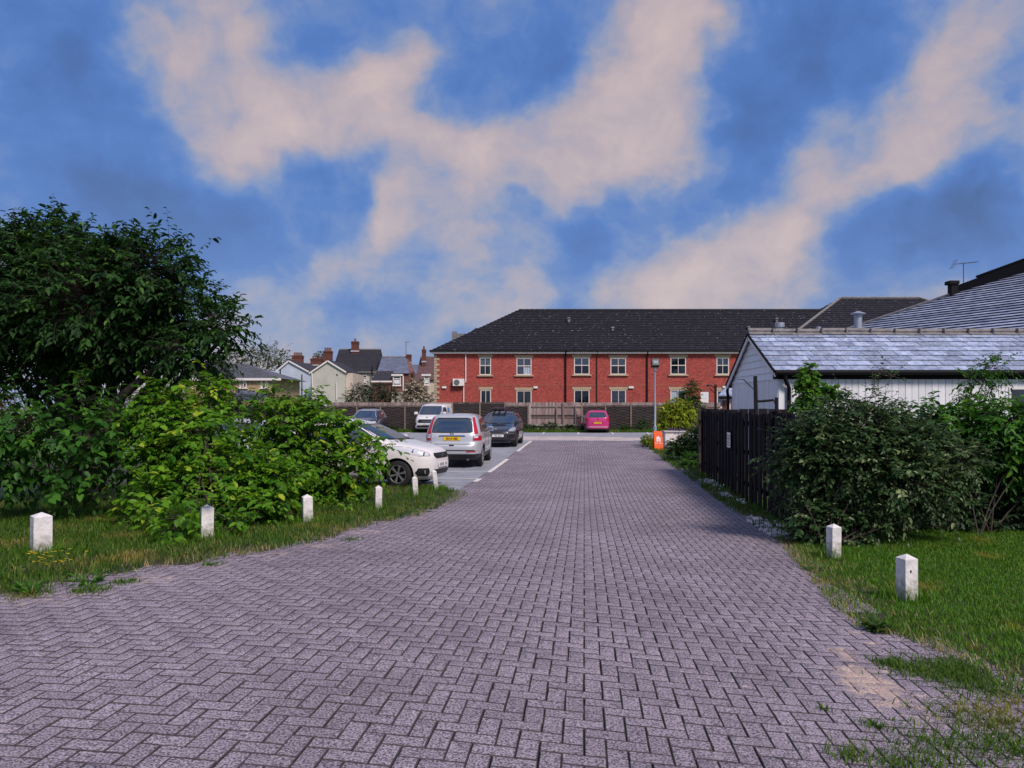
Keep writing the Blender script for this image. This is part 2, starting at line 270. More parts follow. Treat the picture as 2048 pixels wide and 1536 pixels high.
MT = dict(
    paver=M('paver', (.060,.048,.062), (.46,.39,.455), scale=95, rough=.85, bump=.7, bscale=120, detail=4, lo=.39, hi=.60, island=.11, stain=.18, speck=((.55,.46,.43), 11, .73)),
    sand=M('joint_sand', (.018,.016,.016), (.04,.036,.032), scale=20, bump=.3, bscale=90),
    soil=M('soil_turf', (.014,.024,.006), (.050,.050,.018), scale=3, bump=.6, bscale=60),
    grassy=M('far_grass', (.05,.11,.015), (.10,.17,.03), scale=.6, bump=.6, bscale=30),
    asphalt=M('asphalt', (.21,.225,.26), (.33,.34,.37), scale=2.2, rough=.8, bump=.4, bscale=150, speck=((.46,.45,.46), 70, .66)),
    concrete=M('pale_concrete', (.42,.35,.33), (.56,.47,.45), scale=1.5, rough=.85, bump=.3, bscale=80),
    line=M('road_paint', (.72,.68,.64), (.40,.37,.36), scale=9, rough=.7, lo=.5, hi=.78),
    bare=M('sandy_soil', (.46,.34,.27), (.30,.22,.17), scale=9, rough=.95, bump=.7, bscale=70),
    white=M('white_paint', (.80,.77,.75), (.66,.64,.62), scale=7, rough=.6, bump=.25, bscale=35, speck=((.30,.33,.27), 30, .72)),
    brickred=brick_mat('red_brick', (.44,.058,.043), (.30,.036,.030), (.30,.12,.10)),
    brickdark=brick_mat('dark_brick', (.20,.06,.04), (.13,.04,.03), (.22,.17,.15)),
    brickbuff=brick_mat('buff_brick', (.48,.33,.17), (.38,.26,.13), (.42,.36,.28)),
    stone=M('sandstone', (.46,.37,.25), (.36,.29,.20), scale=6, bump=.3),
    tile=M('dark_roof_tile', (.010,.010,.016), (.026,.025,.034), scale=3, rough=.75, spec=.25, bump=.5, bscale=30, speck=((.26,.25,.26), 4.5, .685), stretch=(1,1,2.6)),
    tile2=M('black_roof_tile', (.018,.018,.024), (.034,.032,.04), scale=4, rough=.7, bump=.4),
    slate=M('weathered_slate', (.17,.22,.35), (.42,.48,.62), scale=6, rough=.6, bump=.4, bscale=25, island=.30, lo=.32, hi=.68, speck=((.07,.08,.09), 12, .64)),
    slateb=M('blue_slate', (.10,.12,.18), (.19,.21,.28), scale=2, rough=.55, bump=.3),
    slateg=M('grey_slate', (.17,.21,.32), (.36,.41,.54), scale=3, rough=.6, bump=.3, island=.2),
    slated=M('bungalow_slate', (.07,.075,.09), (.13,.135,.155), scale=3, rough=.7, bump=.3), tilep=M('brown_tile', (.10,.055,.06), (.16,.09,.09), scale=3, rough=.75, bump=.4),
    ridge=M('ridge_cement', (.13,.125,.13), (.24,.225,.22), scale=5, bump=.5),
    render=M('pale_render', (.52,.52,.46), (.42,.43,.39), scale=1.2, bump=.2, rough=.9, lo=.4, hi=.7),
    renderb=M('bluish_render', (.52,.58,.68), (.42,.49,.60), scale=1.5, bump=.2, rough=.9),
    cream=M('cream_render', (.62,.54,.46), (.52,.45,.38), scale=2, rough=.9),
    weather=M('white_boarding', (.82,.83,.84), (.70,.73,.77), scale=2.5, rough=.55, bump=.15, bscale=20, stretch=(3,3,.5), island=.05),
    upvc=M('window_frame', (.72,.66,.60), rough=.4),
    fascia=M('white_fascia', (.78,.74,.72), rough=.5),
    glass=M('window_glass', (.03,.035,.045), rough=.04, spec=.9),
    net=M('net_curtain', (.80,.82,.86), (.55,.60,.68), scale=9, rough=.9, stretch=(8,8,.3)),
    drape=M('drape', (.25,.30,.33), (.10,.14,.17), scale=7, rough=.9, stretch=(8,8,.3)),
    teal=M('teal_drape', (.10,.22,.24), (.30,.42,.44), scale=7, rough=.9, stretch=(8,8,.3)),
    darkroom=M('dark_room', (.012,.012,.014), rough=.9),
    black=M('black_plastic', (.012,.012,.013), rough=.45),
    gutter=M('black_gutter', (.008,.008,.010), rough=.7, spec=.15),
    blackwood=M('black_stained_wood', (.006,.0055,.007), (.017,.015,.019), scale=6, rough=.8, spec=.25, bump=.5, bscale=30, stretch=(6,6,.5), island=.3),
    darkpanel=M('dark_fence_panel', (.026,.020,.020), (.055,.042,.040), scale=5, rough=.85, bump=.5, bscale=25, stretch=(.6,.6,6), island=.25),
    paleboard=M('grey_fence_board', (.20,.15,.14), (.36,.29,.28), scale=5, rough=.9, bump=.4, stretch=(5,5,.6), island=.3),
    post=M('fence_post', (.16,.12,.10), (.26,.20,.17), scale=6, rough=.9, bump=.4),
    concpost=M('concrete_post', (.42,.40,.38), (.34,.32,.31), scale=6, rough=.9),
    bark=M('bark', (.035,.028,.022), (.075,.06,.048), scale=14, rough=.95, bump=.8, bscale=40),
    redtwig=M('reddish_twig', (.09,.045,.035), rough=.8),
    galv=M('galvanised_steel', (.42,.46,.52), (.34,.38,.44), scale=8, rough=.45, metal=.5),
    orange=M('orange_board', (.88,.115,.008), rough=.5),
    signwhite=M('sign_white', (.82,.80,.78), rough=.5),
    letter=M('sign_black', (.01,.01,.01), rough=.6),
    stonew=M('white_cobble', (.76,.72,.70), (.55,.52,.51), scale=9, rough=.9, bump=.3, island=.25),
    brickc=M('chimney_brick', (.16,.055,.04), (.09,.035,.028), scale=7, rough=.9, bump=.5, bscale=25),
    endpost=M('brown_post', (.07,.045,.035), (.03,.02,.018), scale=8, rough=.9), slateshade=M('slate_edge_shade', (.018,.02,.028), rough=.9), pot=M('chimney_pot', (.18,.08,.05), rough=.9), lead=M('lead_flashing', (.45,.45,.47), rough=.6),  # the slate edge colour carries the shadow lines between roof courses
    tyre=M('tyre_rubber', (.012,.012,.013), rough=.8), rim=M('alloy', (.55,.55,.57), rough=.3, metal=.8), darkrim=M('dark_alloy', (.12,.12,.13), rough=.4, metal=.7),
    carglass=M('car_glass', (.018,.030,.048), rough=.03, spec=1.0), seal=M('window_seal', (.008,.008,.008), rough=.5),
    lamp=M('clear_lamp', (.60,.62,.66), rough=.12, spec=.9), lampb=M('lamp_bezel', (.16,.16,.18), rough=.25), redlamp=M('red_lamp', (.42,.008,.02), rough=.15, spec=.9),
    yplate=M('yellow_plate', (.85,.52,.01), rough=.45), wplate=M('white_plate', (.78,.78,.76), rough=.45), chrome=M('chrome', (.7,.7,.72), rough=.12, metal=1),
    p_white=M('white_car_paint', (.74,.71,.69), rough=.35, coat=.8), p_silver=M('silver_car_paint', (.58,.60,.62), rough=.32, metal=.35, coat=.9),
    p_black=M('black_car_paint', (.016,.018,.024), rough=.3, coat=1), p_navy=M('dark_blue_car_paint', (.020,.022,.04), rough=.3, coat=1),
    p_pink=M('pink_car_paint', (.52,.026,.17), rough=.35, coat=.8), p_grey=M('pale_grey_car_paint', (.50,.50,.52), rough=.33, metal=.4, coat=.9), blueprint=M('blue_print', (.10,.22,.52), rough=.5),
)

MT['carglass'].node_tree.nodes['Principled BSDF'].inputs['IOR'].default_value = 1.85
def soil_over(m, col=(.54,.41,.35)):
    """sandy soil lying on the blocks: amount stored per block, broken up by noise"""
    nt = m.node_tree; N = nt.nodes.new; L = nt.links.new; b = nt.nodes['Principled BSDF']; src = b.inputs['Base Color'].links[0].from_socket
    a = N('ShaderNodeAttribute'); a.attribute_name = 'rnd'; o = N('ShaderNodeAttribute'); o.attribute_type = 'OBJECT'; o.attribute_name = 'soil'
    ad = N('ShaderNodeMath'); L(a.outputs['Fac'], ad.inputs[0]); L(o.outputs['Fac'], ad.inputs[1])
    g = N('ShaderNodeNewGeometry'); n = N('ShaderNodeTexNoise'); n.inputs['Scale'].default_value = 11; n.inputs['Detail'].default_value = 8; n.inputs['Roughness'].default_value = .7; L(g.outputs['Position'], n.inputs['Vector'])
    s_ = N('ShaderNodeMath'); L(ad.outputs[0], s_.inputs[0]); L(n.outputs['Fac'], s_.inputs[1]); mr = N('ShaderNodeMapRange'); mr.inputs[1].default_value = .96; mr.inputs[2].default_value = 1.14; L(s_.outputs[0], mr.inputs[0])
    n2 = N('ShaderNodeTexNoise'); n2.inputs['Scale'].default_value = 90; n2.inputs['Detail'].default_value = 3; L(g.outputs['Position'], n2.inputs['Vector']); r = N('ShaderNodeValToRGB'); r.color_ramp.elements[0].color = (*[c*.45 for c in col], 1); r.color_ramp.elements[1].color = (*[c*1.25 for c in col], 1); r.color_ramp.elements[0].position = .3; r.color_ramp.elements[1].position = .65; L(n2.outputs['Fac'], r.inputs[0])
    x = N('ShaderNodeMixRGB'); L(mr.outputs[0], x.inputs[0]); L(src, x.inputs[1]); L(r.outputs[0], x.inputs[2]); L(x.outputs[0], b.inputs['Base Color'])
soil_over(MT['paver'])
MT['chamfer'] = M('dirty_chamfer', (.030,.025,.027), (.085,.070,.075), scale=60, rough=.95); soil_over(MT['chamfer'])

def bollard_paint():
    """white paint, chipped, with green algae and mud towards the foot"""
    m = M('bollard_paint', (.80,.77,.75), (.62,.60,.58), scale=9, rough=.65, bump=.4, bscale=28, speck=((.22,.20,.16), 26, .70)); nt = m.node_tree; N = nt.nodes.new; L = nt.links.new; b = nt.nodes['Principled BSDF']; src = b.inputs['Base Color'].links[0].from_socket
    t = N('ShaderNodeTexCoord'); s_ = N('ShaderNodeSeparateXYZ'); L(t.outputs['Object'], s_.inputs[0]); n = N('ShaderNodeTexNoise'); n.inputs['Scale'].default_value = 16; n.inputs['Detail'].default_value = 6; L(t.outputs['Object'], n.inputs['Vector'])
    a = N('ShaderNodeMath'); a.operation = 'MULTIPLY_ADD'; L(n.outputs['Fac'], a.inputs[0]); a.inputs[1].default_value = -.42; L(s_.outputs[2], a.inputs[2]); r = N('ShaderNodeMapRange'); r.inputs[1].default_value = .02; r.inputs[2].default_value = -.14; r.inputs[3].default_value = 0; r.inputs[4].default_value = .8; L(a.outputs[0], r.inputs[0])
    x = N('ShaderNodeMixRGB'); L(r.outputs[0], x.inputs[0]); L(src, x.inputs[1]); x.inputs[2].default_value = (.16,.18,.10,1); L(x.outputs[0], b.inputs['Base Color']); return m
MT['bollard'] = bollard_paint()
# ------------------------------------------------------------------ the setting: terrain, driveway, car park, lawns
def sheet(name, poly, mat, dz, step=.6, parent=None, jag=0, jstep=.12):
    """a sheet that follows the ground inside a polygon; jag makes its border uneven"""
    pts = [Vector((p[0], p[1])) for p in poly]; rim = []
    for i, p in enumerate(pts):
        q = pts[(i+1) % len(pts)]; n = max(1, int((q-p).length/(jstep if jag else step)))
        for k in range(n):
            r = p.lerp(q, k/n); rim.append(r+Vector((random.gauss(0, jag), random.gauss(0, jag))) if jag else r)
    xs = [p.x for p in rim]; ys = [p.y for p in rim]; inn = []
    def inside(x, y):
        c = False; j = len(rim)-1
        for i in range(len(rim)):
            a, b = rim[i], rim[j]
            if (a.y > y) != (b.y > y) and x < (b.x-a.x)*(y-a.y)/(b.y-a.y)+a.x: c = not c
            j = i
        return c
    y = min(ys)+step/2
    while y < max(ys):
        x = min(xs)+step/2
        while x < max(xs):
            if inside(x, y): inn.append(Vector((x, y)))
            x += step
        y += step
    n = len(rim); V = rim+inn; E = [(i, (i+1) % n) for i in range(n)]
    v, e, f, *_ = delaunay_2d_cdt(V, E, [list(range(n))], 1, 1e-5)
    a = np.array([(p.x, p.y) for p in v]); z = gz(a[:, 0], a[:, 1])+dz
    if jag: z[:n] -= dz+.03
    return mesh_np(name, np.c_[a, z], np.array([t for t in f if len(t) == 3]), mat, parent, smooth=True)
def inpoly(pts, poly):
    x, y = pts[:, 0], pts[:, 1]; c = np.zeros(len(x), bool); j = len(poly)-1
    for i in range(len(poly)):
        (x1, y1), (x2, y2) = poly[i][:2], poly[j][:2]
        if y1 != y2: c ^= ((y1 > y) != (y2 > y)) & (x < (x2-x1)*(y-y1)/(y2-y1)+x1)
        j = i
    return c
def ground():
    xs = np.unique(np.r_[np.linspace(-600, -40, 12), np.linspace(-40, 40, 81), np.linspace(40, 600, 12)])
    ys = np.unique(np.r_[-80, -20, np.linspace(-4, 70, 75), np.linspace(75, 1500, 20)])
    X, Y = np.meshgrid(xs, ys); Z = gz(X, np.maximum(Y, 0))-.07
    n = len(xs); i = np.arange(len(xs)*len(ys)).reshape(len(ys), n)
    f = np.c_[i[:-1, :-1].ravel(), i[:-1, 1:].ravel(), i[1:, 1:].ravel(), i[1:, :-1].ravel()]
    tag(mesh_np('ground', np.c_[X.ravel(), Y.ravel(), Z.ravel()], f, MT['grassy'], smooth=True), 'rough grass land reaching to the horizon', kind='structure')
ground()
xy = lambda v: (v.x, v.y)
# borders traced on the ground
EDGE_L = [xy(G(*p)) for p in ((-420,1262),(-200,1232),(0,1196),(120,1180),(250,1150),(400,1128),(520,1108),(640,1085),(740,1055),(850,1030),(915,1004),(934,990))]
EDGE_R = [xy(G(*p)) for p in ((1300,892),(1330,912),(1362,937),(1400,962),(1450,1000),(1510,1045),(1560,1090),(1610,1150),(1660,1212),(1712,1256),(1800,1278),(1930,1330),(2048,1385),(2300,1470))]
A0, A1, B1 = -2.80, 2.92, 40.0
C_L = [xy(road(A0, b)) for b in (17.6, 24, 30, 35, 40.0)]
drive_poly = [(-9.5,1.2)]+[(x-.35, y+.25) for x, y in EDGE_L]+C_L+[xy(road(A1, 40.0))]+[(x+.55 if i > 2 else x+.1, y+.1) for i, (x, y) in enumerate(EDGE_R)]+[(7.5,1.2)]
def soil_amount(X, Y):
    d = np.zeros(len(X))
    for px, py, r, a in ((1718,1350,.20,.62),(1745,1375,.20,.62),(1775,1395,.18,.55),(1700,1335,.13,.5),(1690,1262,.20,.45),(1680,1300,.16,.5),(1812,1412,.15,.45),(1745,1288,.18,.45),(1770,1330,.18,.45),(1730,1362,.22,.6),(1705,1318,.15,.5),(1795,1405,.2,.5),(1840,1440,.25,.42),(1930,1405,.25,.42),(2000,1450,.4,.38),(1650,1235,.25,.3),(1900,1500,.5,.36),(2030,1380,.4,.4),(1700,1420,.3,.25),
                         (300,1158,.45,.45),(180,1185,.4,.42),(60,1200,.5,.42),(420,1132,.4,.42),(540,1110,.4,.42),(640,1092,.4,.45),(740,1064,.4,.45),(840,1035,.4,.42),(905,1010,.4,.4),(1560,1100,.3,.4),(1610,1160,.3,.4),(1510,1055,.3,.38),(1450,1010,.3,.36)):
        c = G(px, py); d = np.maximum(d, a*1.18*np.exp(-((X-c.x)**2+(Y-c.y)**2)/(r*r*1.9)))
    return d
def driveway():
    bed = tag(sheet('driveway', drive_poly, MT['sand'], -.018, .5), 'herringbone block paved driveway running to the car park', kind='structure')
    p = .1015; w, l, h, bv = .0975, .1990, .05, .0046
    def brick_mesh():
        x, y = l/2, w/2
        v = [(-x,-y,-h),(x,-y,-h),(x,y,-h),(-x,y,-h),(-x,-y,-bv*.8),(x,-y,-bv*.8),(x,y,-bv*.8),(-x,y,-bv*.8),(-x+bv,-y+bv,0),(x-bv,-y+bv,0),(x-bv,y-bv,0),(-x+bv,y-bv,0)]
        f = [(0,1,5,4),(1,2,6,5),(2,3,7,6),(3,0,4,7),(4,5,9,8),(5,6,10,9),(6,7,11,10),(7,4,8,11),(8,9,10,11)]
        return np.array(v), np.array(f)
    I, J = np.meshgrid(np.arange(-110, 100), np.arange(10, int(40.1/p))); I, J = I.ravel(), J.ravel(); r = (I+J) % 4
    hz = r == 0; vt = r == 2
    a = np.r_[(I[hz]+1)*p, (I[vt]+.5)*p]; b = np.r_[(J[hz]+.5)*p, (J[vt]+1)*p]; ang = np.r_[np.zeros(hz.sum()), np.full(vt.sum(), np.pi/2)]
    # the soldier course over the drain breaks the bond slightly
    X = a*RL.x+b*RD.x; Y = a*RL.y+b*RD.y
    k = inpoly(np.c_[X, Y], drive_poly) & (np.abs(X) < .76*Y+1.2); X, Y, ang = X[k], Y[k], ang[k]-PHI
    n = len(X); X += RNG.normal(0, .0012, n); Y += RNG.normal(0, .0012, n); ang += RNG.normal(0, .008, n)
    Z = gz(X, Y)+RNG.normal(0, .0008, n)
    sx = (gz(X+.1, Y)-gz(X-.1, Y))/.2+RNG.normal(0, .0035, n); sy = (gz(X, Y+.1)-gz(X, Y-.1))/.2+RNG.normal(0, .0035, n)
    v, f = brick_mesh()
    vis = (np.abs(X/Y*F) < 1010) & ((CZ-Z)/Y*F+HY < 1530); order = np.lexsort((Y, ~vis)); near = order[:300]; rest = order[300:]
    me = bpy.data.meshes.new('paving_brick'); me.from_pydata(v.tolist(), [], f.tolist()); me.materials.append(MT['paver']); me.materials.append(MT['chamfer']); me.polygons.foreach_set('material_index', [1]*8+[0])
    soil = soil_amount(X, Y)
    for i in near:
        o = bpy.data.objects.new('paving_brick', me); o.location = (X[i], Y[i], Z[i]); o.rotation_euler = (sy[i]*math.cos(ang[i])-sx[i]*math.sin(ang[i])*0, -sx[i], ang[i])
        rx = Matrix.Rotation(math.atan(sy[i]), 3, 'X') @ Matrix.Rotation(-math.atan(sx[i]), 3, 'Y') @ Matrix.Rotation(ang[i], 3, 'Z'); o.rotation_euler = rx.to_euler(); o['soil'] = float(soil[i]); link(o, bed)
    c, s = np.cos(ang[rest])[:, None], np.sin(ang[rest])[:, None]
    vx = v[None, :, 0]*c-v[None, :, 1]*s; vy = v[None, :, 0]*s+v[None, :, 1]*c; vz = v[None, :, 2]+vx*sx[rest][:, None]+vy*sy[rest][:, None]
    V = np.stack([vx+X[rest][:, None], vy+Y[rest][:, None], vz+Z[rest][:, None]], -1).reshape(-1, 3); Fc = (f[None]+np.arange(len(rest))[:, None, None]*12).reshape(-1, 4)
    tag(mesh_np('paving_bricks', V, Fc, [MT['paver'], MT['chamfer']], bed, attr=soil_amount(V[:, 0], V[:, 1]), midx=np.tile([1]*8+[0], len(rest))), kind='stuff')
    return bed
driveway()
# asphalt of the car park: bays left of the drive and the lane across its far end
LAWN_TOP = [xy(G(*p)) for p in ((934,988),(880,974),(800,966),(720,962),(600,960))]
park_poly = C_L[::-1]+LAWN_TOP+[(-9.2,17.8),(-10.6,26),(-17.5,52.5),(-8,52.6),(6,52.3),(13,51.8),(13.5,39.6),xy(road(A1+2.2,40.0)),xy(road(A1,40.0))]
park = tag(sheet('car_park', park_poly, MT['asphalt'], -.004, .8), 'grey asphalt car park beside and beyond the driveway', kind='structure')
lane_poly = [xy(road(-7,41.3)),xy(road(A0,40.3)),xy(road(A1,40.3)),xy(road(A1+1.2,44.4)),xy(road(0,45.6)),xy(road(-7,46.0))]
sheet('concrete_strip', lane_poly, MT['concrete'], .002, .7, park, jag=.03, jstep=.4)
def stripe(name, pts, w=.1, dz=.004):
    pts = [Vector(p) for p in pts]; v = []; f = []
    ts = []
    for i in range(len(pts)-1):
        n = max(2, int((pts[i+1]-pts[i]).length/.4))
        ts += [pts[i].lerp(pts[i+1], k/n) for k in range(n)]
    ts.append(pts[-1])
    for i, p in enumerate(ts):
        t = (ts[min(i+1, len(ts)-1)]-ts[max(i-1, 0)]).normalized(); s = Vector((-t.y, t.x))*w/2
        for q in (p.to_2d()+s, p.to_2d()-s): v.append((q.x, q.y, float(gz(q.x, q.y))+dz))
        if i: f.append((2*i-2, 2*i-1, 2*i+1, 2*i))
    mesh_np(name, v, f, MT['line'], park)
for b0, b1 in ((19.0, 19.9), (21.8, 27.2), (31.3, 39.5)):
    stripe('bay_line', [road(A0+.06, b0), road(A0+.06, b1)], .14, .005)
for b, a in ((19.9, -9), (21.9, -9), (31.3, -4.2)): stripe('bay_line', [road(a, b), road(A0-.02, b)], .1)
for (x0, y0, x1, y1) in ((1085,868,1095,860),(1156,868.5,1159,860.5),(1227,868.5,1219,860.5),(1298,868.5,1289,861),(1010,868,1024,860),(806,868,840,860),(700,872,760,862),(640,874,700,864)):
    stripe('bay_line', [G(x0, y0), G(x1, y1)], .11)
stripe('bay_line', [G(1073,868.6), G(1088,868.4)], .1); stripe('bay_line', [G(690,884), G(860,876)], .1); stripe('bay_line', [G(760,900), G(860,893)], .1)
# lawns with an uneven border growing over the blocks
lawn_l = [(-60,1.5),(-9.5,1.8)]+EDGE_L+[LAWN_TOP[0]]+LAWN_TOP[1:]+[(-9.1,17.8),(-10.5,26),(-60,30)]
lawn_r = EDGE_R[::-1]+[xy(road(A1+2.2,39.5)),(14,39.5),(40,39),(40,2),(8,1.8)]
LL = tag(sheet('lawn_left', lawn_l, MT['soil'], .012, .45, jag=.035), 'rough grass verge with shrubs left of the driveway', kind='structure')
LR = tag(sheet('lawn_right', lawn_r, MT['soil'], .012, .45, jag=.035), 'mown grass and fence verge right of the driveway', kind='structure')
# ------------------------------------------------------------------ foliage
def unit(a): return a/np.maximum(np.linalg.norm(a, axis=-1, keepdims=True), 1e-9)
LT = np.array([(0,0,0),(.28,-.44,.10),(.28,.44,.10),(.68,-.38,.05),(.68,.38,.05),(1,0,-.16),(.48,0,-.05)])
LF = np.array([(0,6,1),(1,6,3),(3,6,5),(5,6,4),(4,6,2),(2,6,0)])
def leaf_geo(pos, d, up, ln, wd):
    d = unit(d); s = unit(np.cross(d, up)); n = np.cross(s, d); N = len(pos)
    V = pos[:, None]+LT[None, :, 0, None]*d[:, None]*ln[:, None, None]+LT[None, :, 1, None]*s[:, None]*wd[:, None, None]+LT[None, :, 2, None]*n[:, None]*ln[:, None, None]
    return V.reshape(-1, 3), (LF[None]+np.arange(N)[:, None, None]*7).reshape(-1, 3)
def tubes3(a, b, r0, r1):
    """thin three-sided twigs from a to b"""
    N = len(a); d = unit(b-a); u = unit(np.cross(d, np.array([.3, .2, 1.0]))); w = np.cross(d, u); V = []
    for k in range(3):
        t = 2*np.pi*k/3; o = u*np.cos(t)+w*np.sin(t); V += [a+o*r0, b+o*r1]
    V = np.stack(V, 1).reshape(-1, 3); q = np.array([(0,2,3,1),(2,4,5,3),(4,0,1,5)])
    return V, (q[None]+np.arange(N)[:, None, None]*6).reshape(-1, 4)
def plant(name, label, cat, base, blobs, ntw, leaf, mat, per=9, tw=.32, droop=.35, upb=.35, stems=None, trunk_r=.05, group=None, shell=.5, barkm='bark', wob=.35, crown='crown', clip=None, curl=.5, shoots=.06):
    """a shrub or tree: stems from the base to each lobe (x, y, z, rx, ry, rz), twigs through the lobes, leaves along each twig"""
    root = empty(name, base, 0, label, cat, group); base = np.array(base)
    vol = np.array([b[3]*b[4]*b[5] for b in blobs])**.67; vol /= vol.sum(); A = []; D = []; C = []
    for b, w in zip(blobs, vol):
        n = max(8, int(ntw*w)); u = unit(RNG.normal(size=(n, 3))); rr = (shell+(1-shell)*RNG.random(n)**.7)[:, None]*(1+RNG.normal(0, .07, n))[:, None]
        p = np.array(b[:3])+u*rr*np.array(b[3:6]); A.append(p); D.append(unit(u/np.array(b[3:6])*np.mean(b[3:6]))); C.append(np.array(b[:3])+u*rr*.35*np.array(b[3:6]))
    A = np.concatenate(A); D = np.concatenate(D); C = np.concatenate(C)
    keep = A[:, 2] > gz(A[:, 0], A[:, 1])+.08
    if clip is not None: keep &= clip(A)
    A, D, C = A[keep], D[keep], C[keep]; n = len(A)
    D = unit(D+np.array([0, 0, upb])+RNG.normal(0, wob, (n, 3))); L = tw*RNG.uniform(.55, 1.35, n)
    sh = RNG.random(n) < shoots; L[sh] *= 1.8; D[sh] = unit(D[sh]+np.array([0, 0, .75]))
    t = np.linspace(.12, 1, per); pos = A[:, None]+D[:, None]*(t[None]*L[:, None])[..., None]; pos[..., 2] -= (droop*(t**2)[None]*L[:, None])
    tip = D.copy(); tip[:, 2] -= droop*1.4; side = unit(np.cross(D, np.array([0, 0, 1.0]))+1e-6)
    alt = np.where(np.arange(per) % 2 == 0, 1, -1)[None, :, None]
    dl = unit(tip[:, None]*.75+side[:, None]*alt*.85+RNG.normal(0, .3, (n, per, 3))-np.array([0, 0, curl])*RNG.random((n, per, 1)))
    up = unit(np.array([0, 0, 1.0])+D[:, None]*.35+RNG.normal(0, .35, (n, per, 3)))
    ln = (leaf[0]*RNG.uniform(.65, 1.35, (n, 1))*RNG.uniform(.6, 1.2, (n, per))*np.where(np.arange(per) > per-3, .8, 1.0)[None]).ravel(); wd = ln*leaf[1]/leaf[0]*RNG.uniform(.85, 1.15, n*per)
    V, Fc = leaf_geo((pos+RNG.normal(0, .006, pos.shape)).reshape(-1, 3), dl.reshape(-1, 3), up.reshape(-1, 3), ln, wd)
    tr = np.repeat(np.clip(RNG.normal(.42, .2, n), 0, 1), per); rn = np.clip(tr+RNG.normal(0, .16, n*per), 0, 1)
    mesh_np(crown, V-base, Fc, mat, root, smooth=False, attr=np.repeat(rn, 7))
    end = A+D*L[:, None]; end[:, 2] -= droop*L; mid = A+D*L[:, None]*.5; mid[:, 2] -= droop*.25*L
    v1, f1 = tubes3(C, A, .006, .0035); v2, f2 = tubes3(A, mid, .0035, .0025); v3, f3 = tubes3(mid, end, .0025, .0012)
    sc = trunk_r/.05; mesh_np('twig', np.concatenate([v1, v2, v3])-base, np.concatenate([f1, f2+len(v1), f3+len(v1)+len(v2)]), MT[barkm], root).data
    b0 = Vector(base); stems = stems or [(0, 0)]; ms = {q: MB() for q in stems}
    for b in blobs:
        s = random.choice(stems); m = ms[s]; a = Vector((s[0], s[1], -.05)); c = Vector(b[:3])-b0; h = c.z
        q = a.lerp(c, .45)+Vector((random.uniform(-.08, .08), random.uniform(-.08, .08), h*.12))
        m.tube([a, a.lerp(q, .5)+Vector((0, 0, h*.05)), q, q.lerp(c, .6), c+Vector((0, 0, b[5]*.4))], [trunk_r, trunk_r*.8, trunk_r*.6, trunk_r*.42, trunk_r*.15], 7)
    for m in ms.values():
        if m.v: m.build('trunk' if cat == 'tree' else 'stem', MT[barkm], root, smooth=60)
    return root
def lobes(Y, lst, dep=.8):
    """lobes given as picture ellipses (px, py, rx, ry[, dY]) at depth Y"""
    out = []
    for e in lst:
        y = Y+(e[4] if len(e) > 4 else 0); c = P(e[0], e[1], y); rx, rz = max(.04, e[2]/F*y*.88-.03), max(.04, e[3]/F*y*.88-.03)
        out.append((c.x, c.y, c.z, rx, max(.2, dep*min(rx, rz*1.4)), rz))
    return out
LM = dict(
    cherry=leaf_mat('cherry_leaf', (.009,.032,.009), (.032,.105,.017), (.09,.21,.032), .30, .55),
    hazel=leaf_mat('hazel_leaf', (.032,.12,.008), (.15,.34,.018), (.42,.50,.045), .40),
    hazeld=leaf_mat('shaded_hazel_leaf', (.020,.08,.012), (.06,.19,.020), (.15,.30,.03), .36),  # darker copy of the hazel leaf, the tree's shade put into its colour
    vib=leaf_mat('viburnum_leaf', (.018,.055,.018), (.085,.15,.05), (.33,.40,.19), .25, .32),
    laurel=leaf_mat('elder_leaf', (.016,.08,.010), (.075,.23,.02), (.17,.38,.03), .34),
    vine=leaf_mat('vine_leaf', (.04,.14,.015), (.12,.28,.03), (.2,.34,.05), .4),
    yellow=leaf_mat('golden_leaf', (.08,.15,.012), (.30,.38,.022), (.55,.56,.04), .38),
    shrub=leaf_mat('shrub_leaf', (.016,.05,.012), (.055,.125,.02), (.12,.20,.04), .3),
    hedge=leaf_mat('hedge_leaf', (.014,.034,.016), (.042,.082,.034), (.09,.13,.06), .2),
    pale=leaf_mat('pale_far_leaf', (.05,.07,.035), (.12,.15,.075), (.18,.2,.12), .3),
    bloss=leaf_mat('cream_blossom', (.12,.12,.07), (.62,.52,.40), (.68,.58,.48), .2),
    lav=leaf_mat('purple_flower', (.04,.03,.07), (.13,.07,.24), (.22,.12,.36), .2),
    yflower=leaf_mat('yellow_flower', (.50,.40,.02), (.7,.55,.02), (.75,.6,.05), .2),
    grass=leaf_mat('grass_blade', (.025,.075,.006), (.085,.175,.012), (.24,.27,.03), .3, .5, patch=((.27,.22,.05), 1.1, .56, .74)),
    lush=leaf_mat('lush_grass_blade', (.034,.115,.007), (.10,.24,.010), (.22,.31,.02), .3, .5, patch=((.24,.24,.03), 1.6, .56, .74)),
    straw=leaf_mat('dry_grass_blade', (.18,.15,.05), (.38,.30,.14), (.46,.38,.2), .3, .6),
)
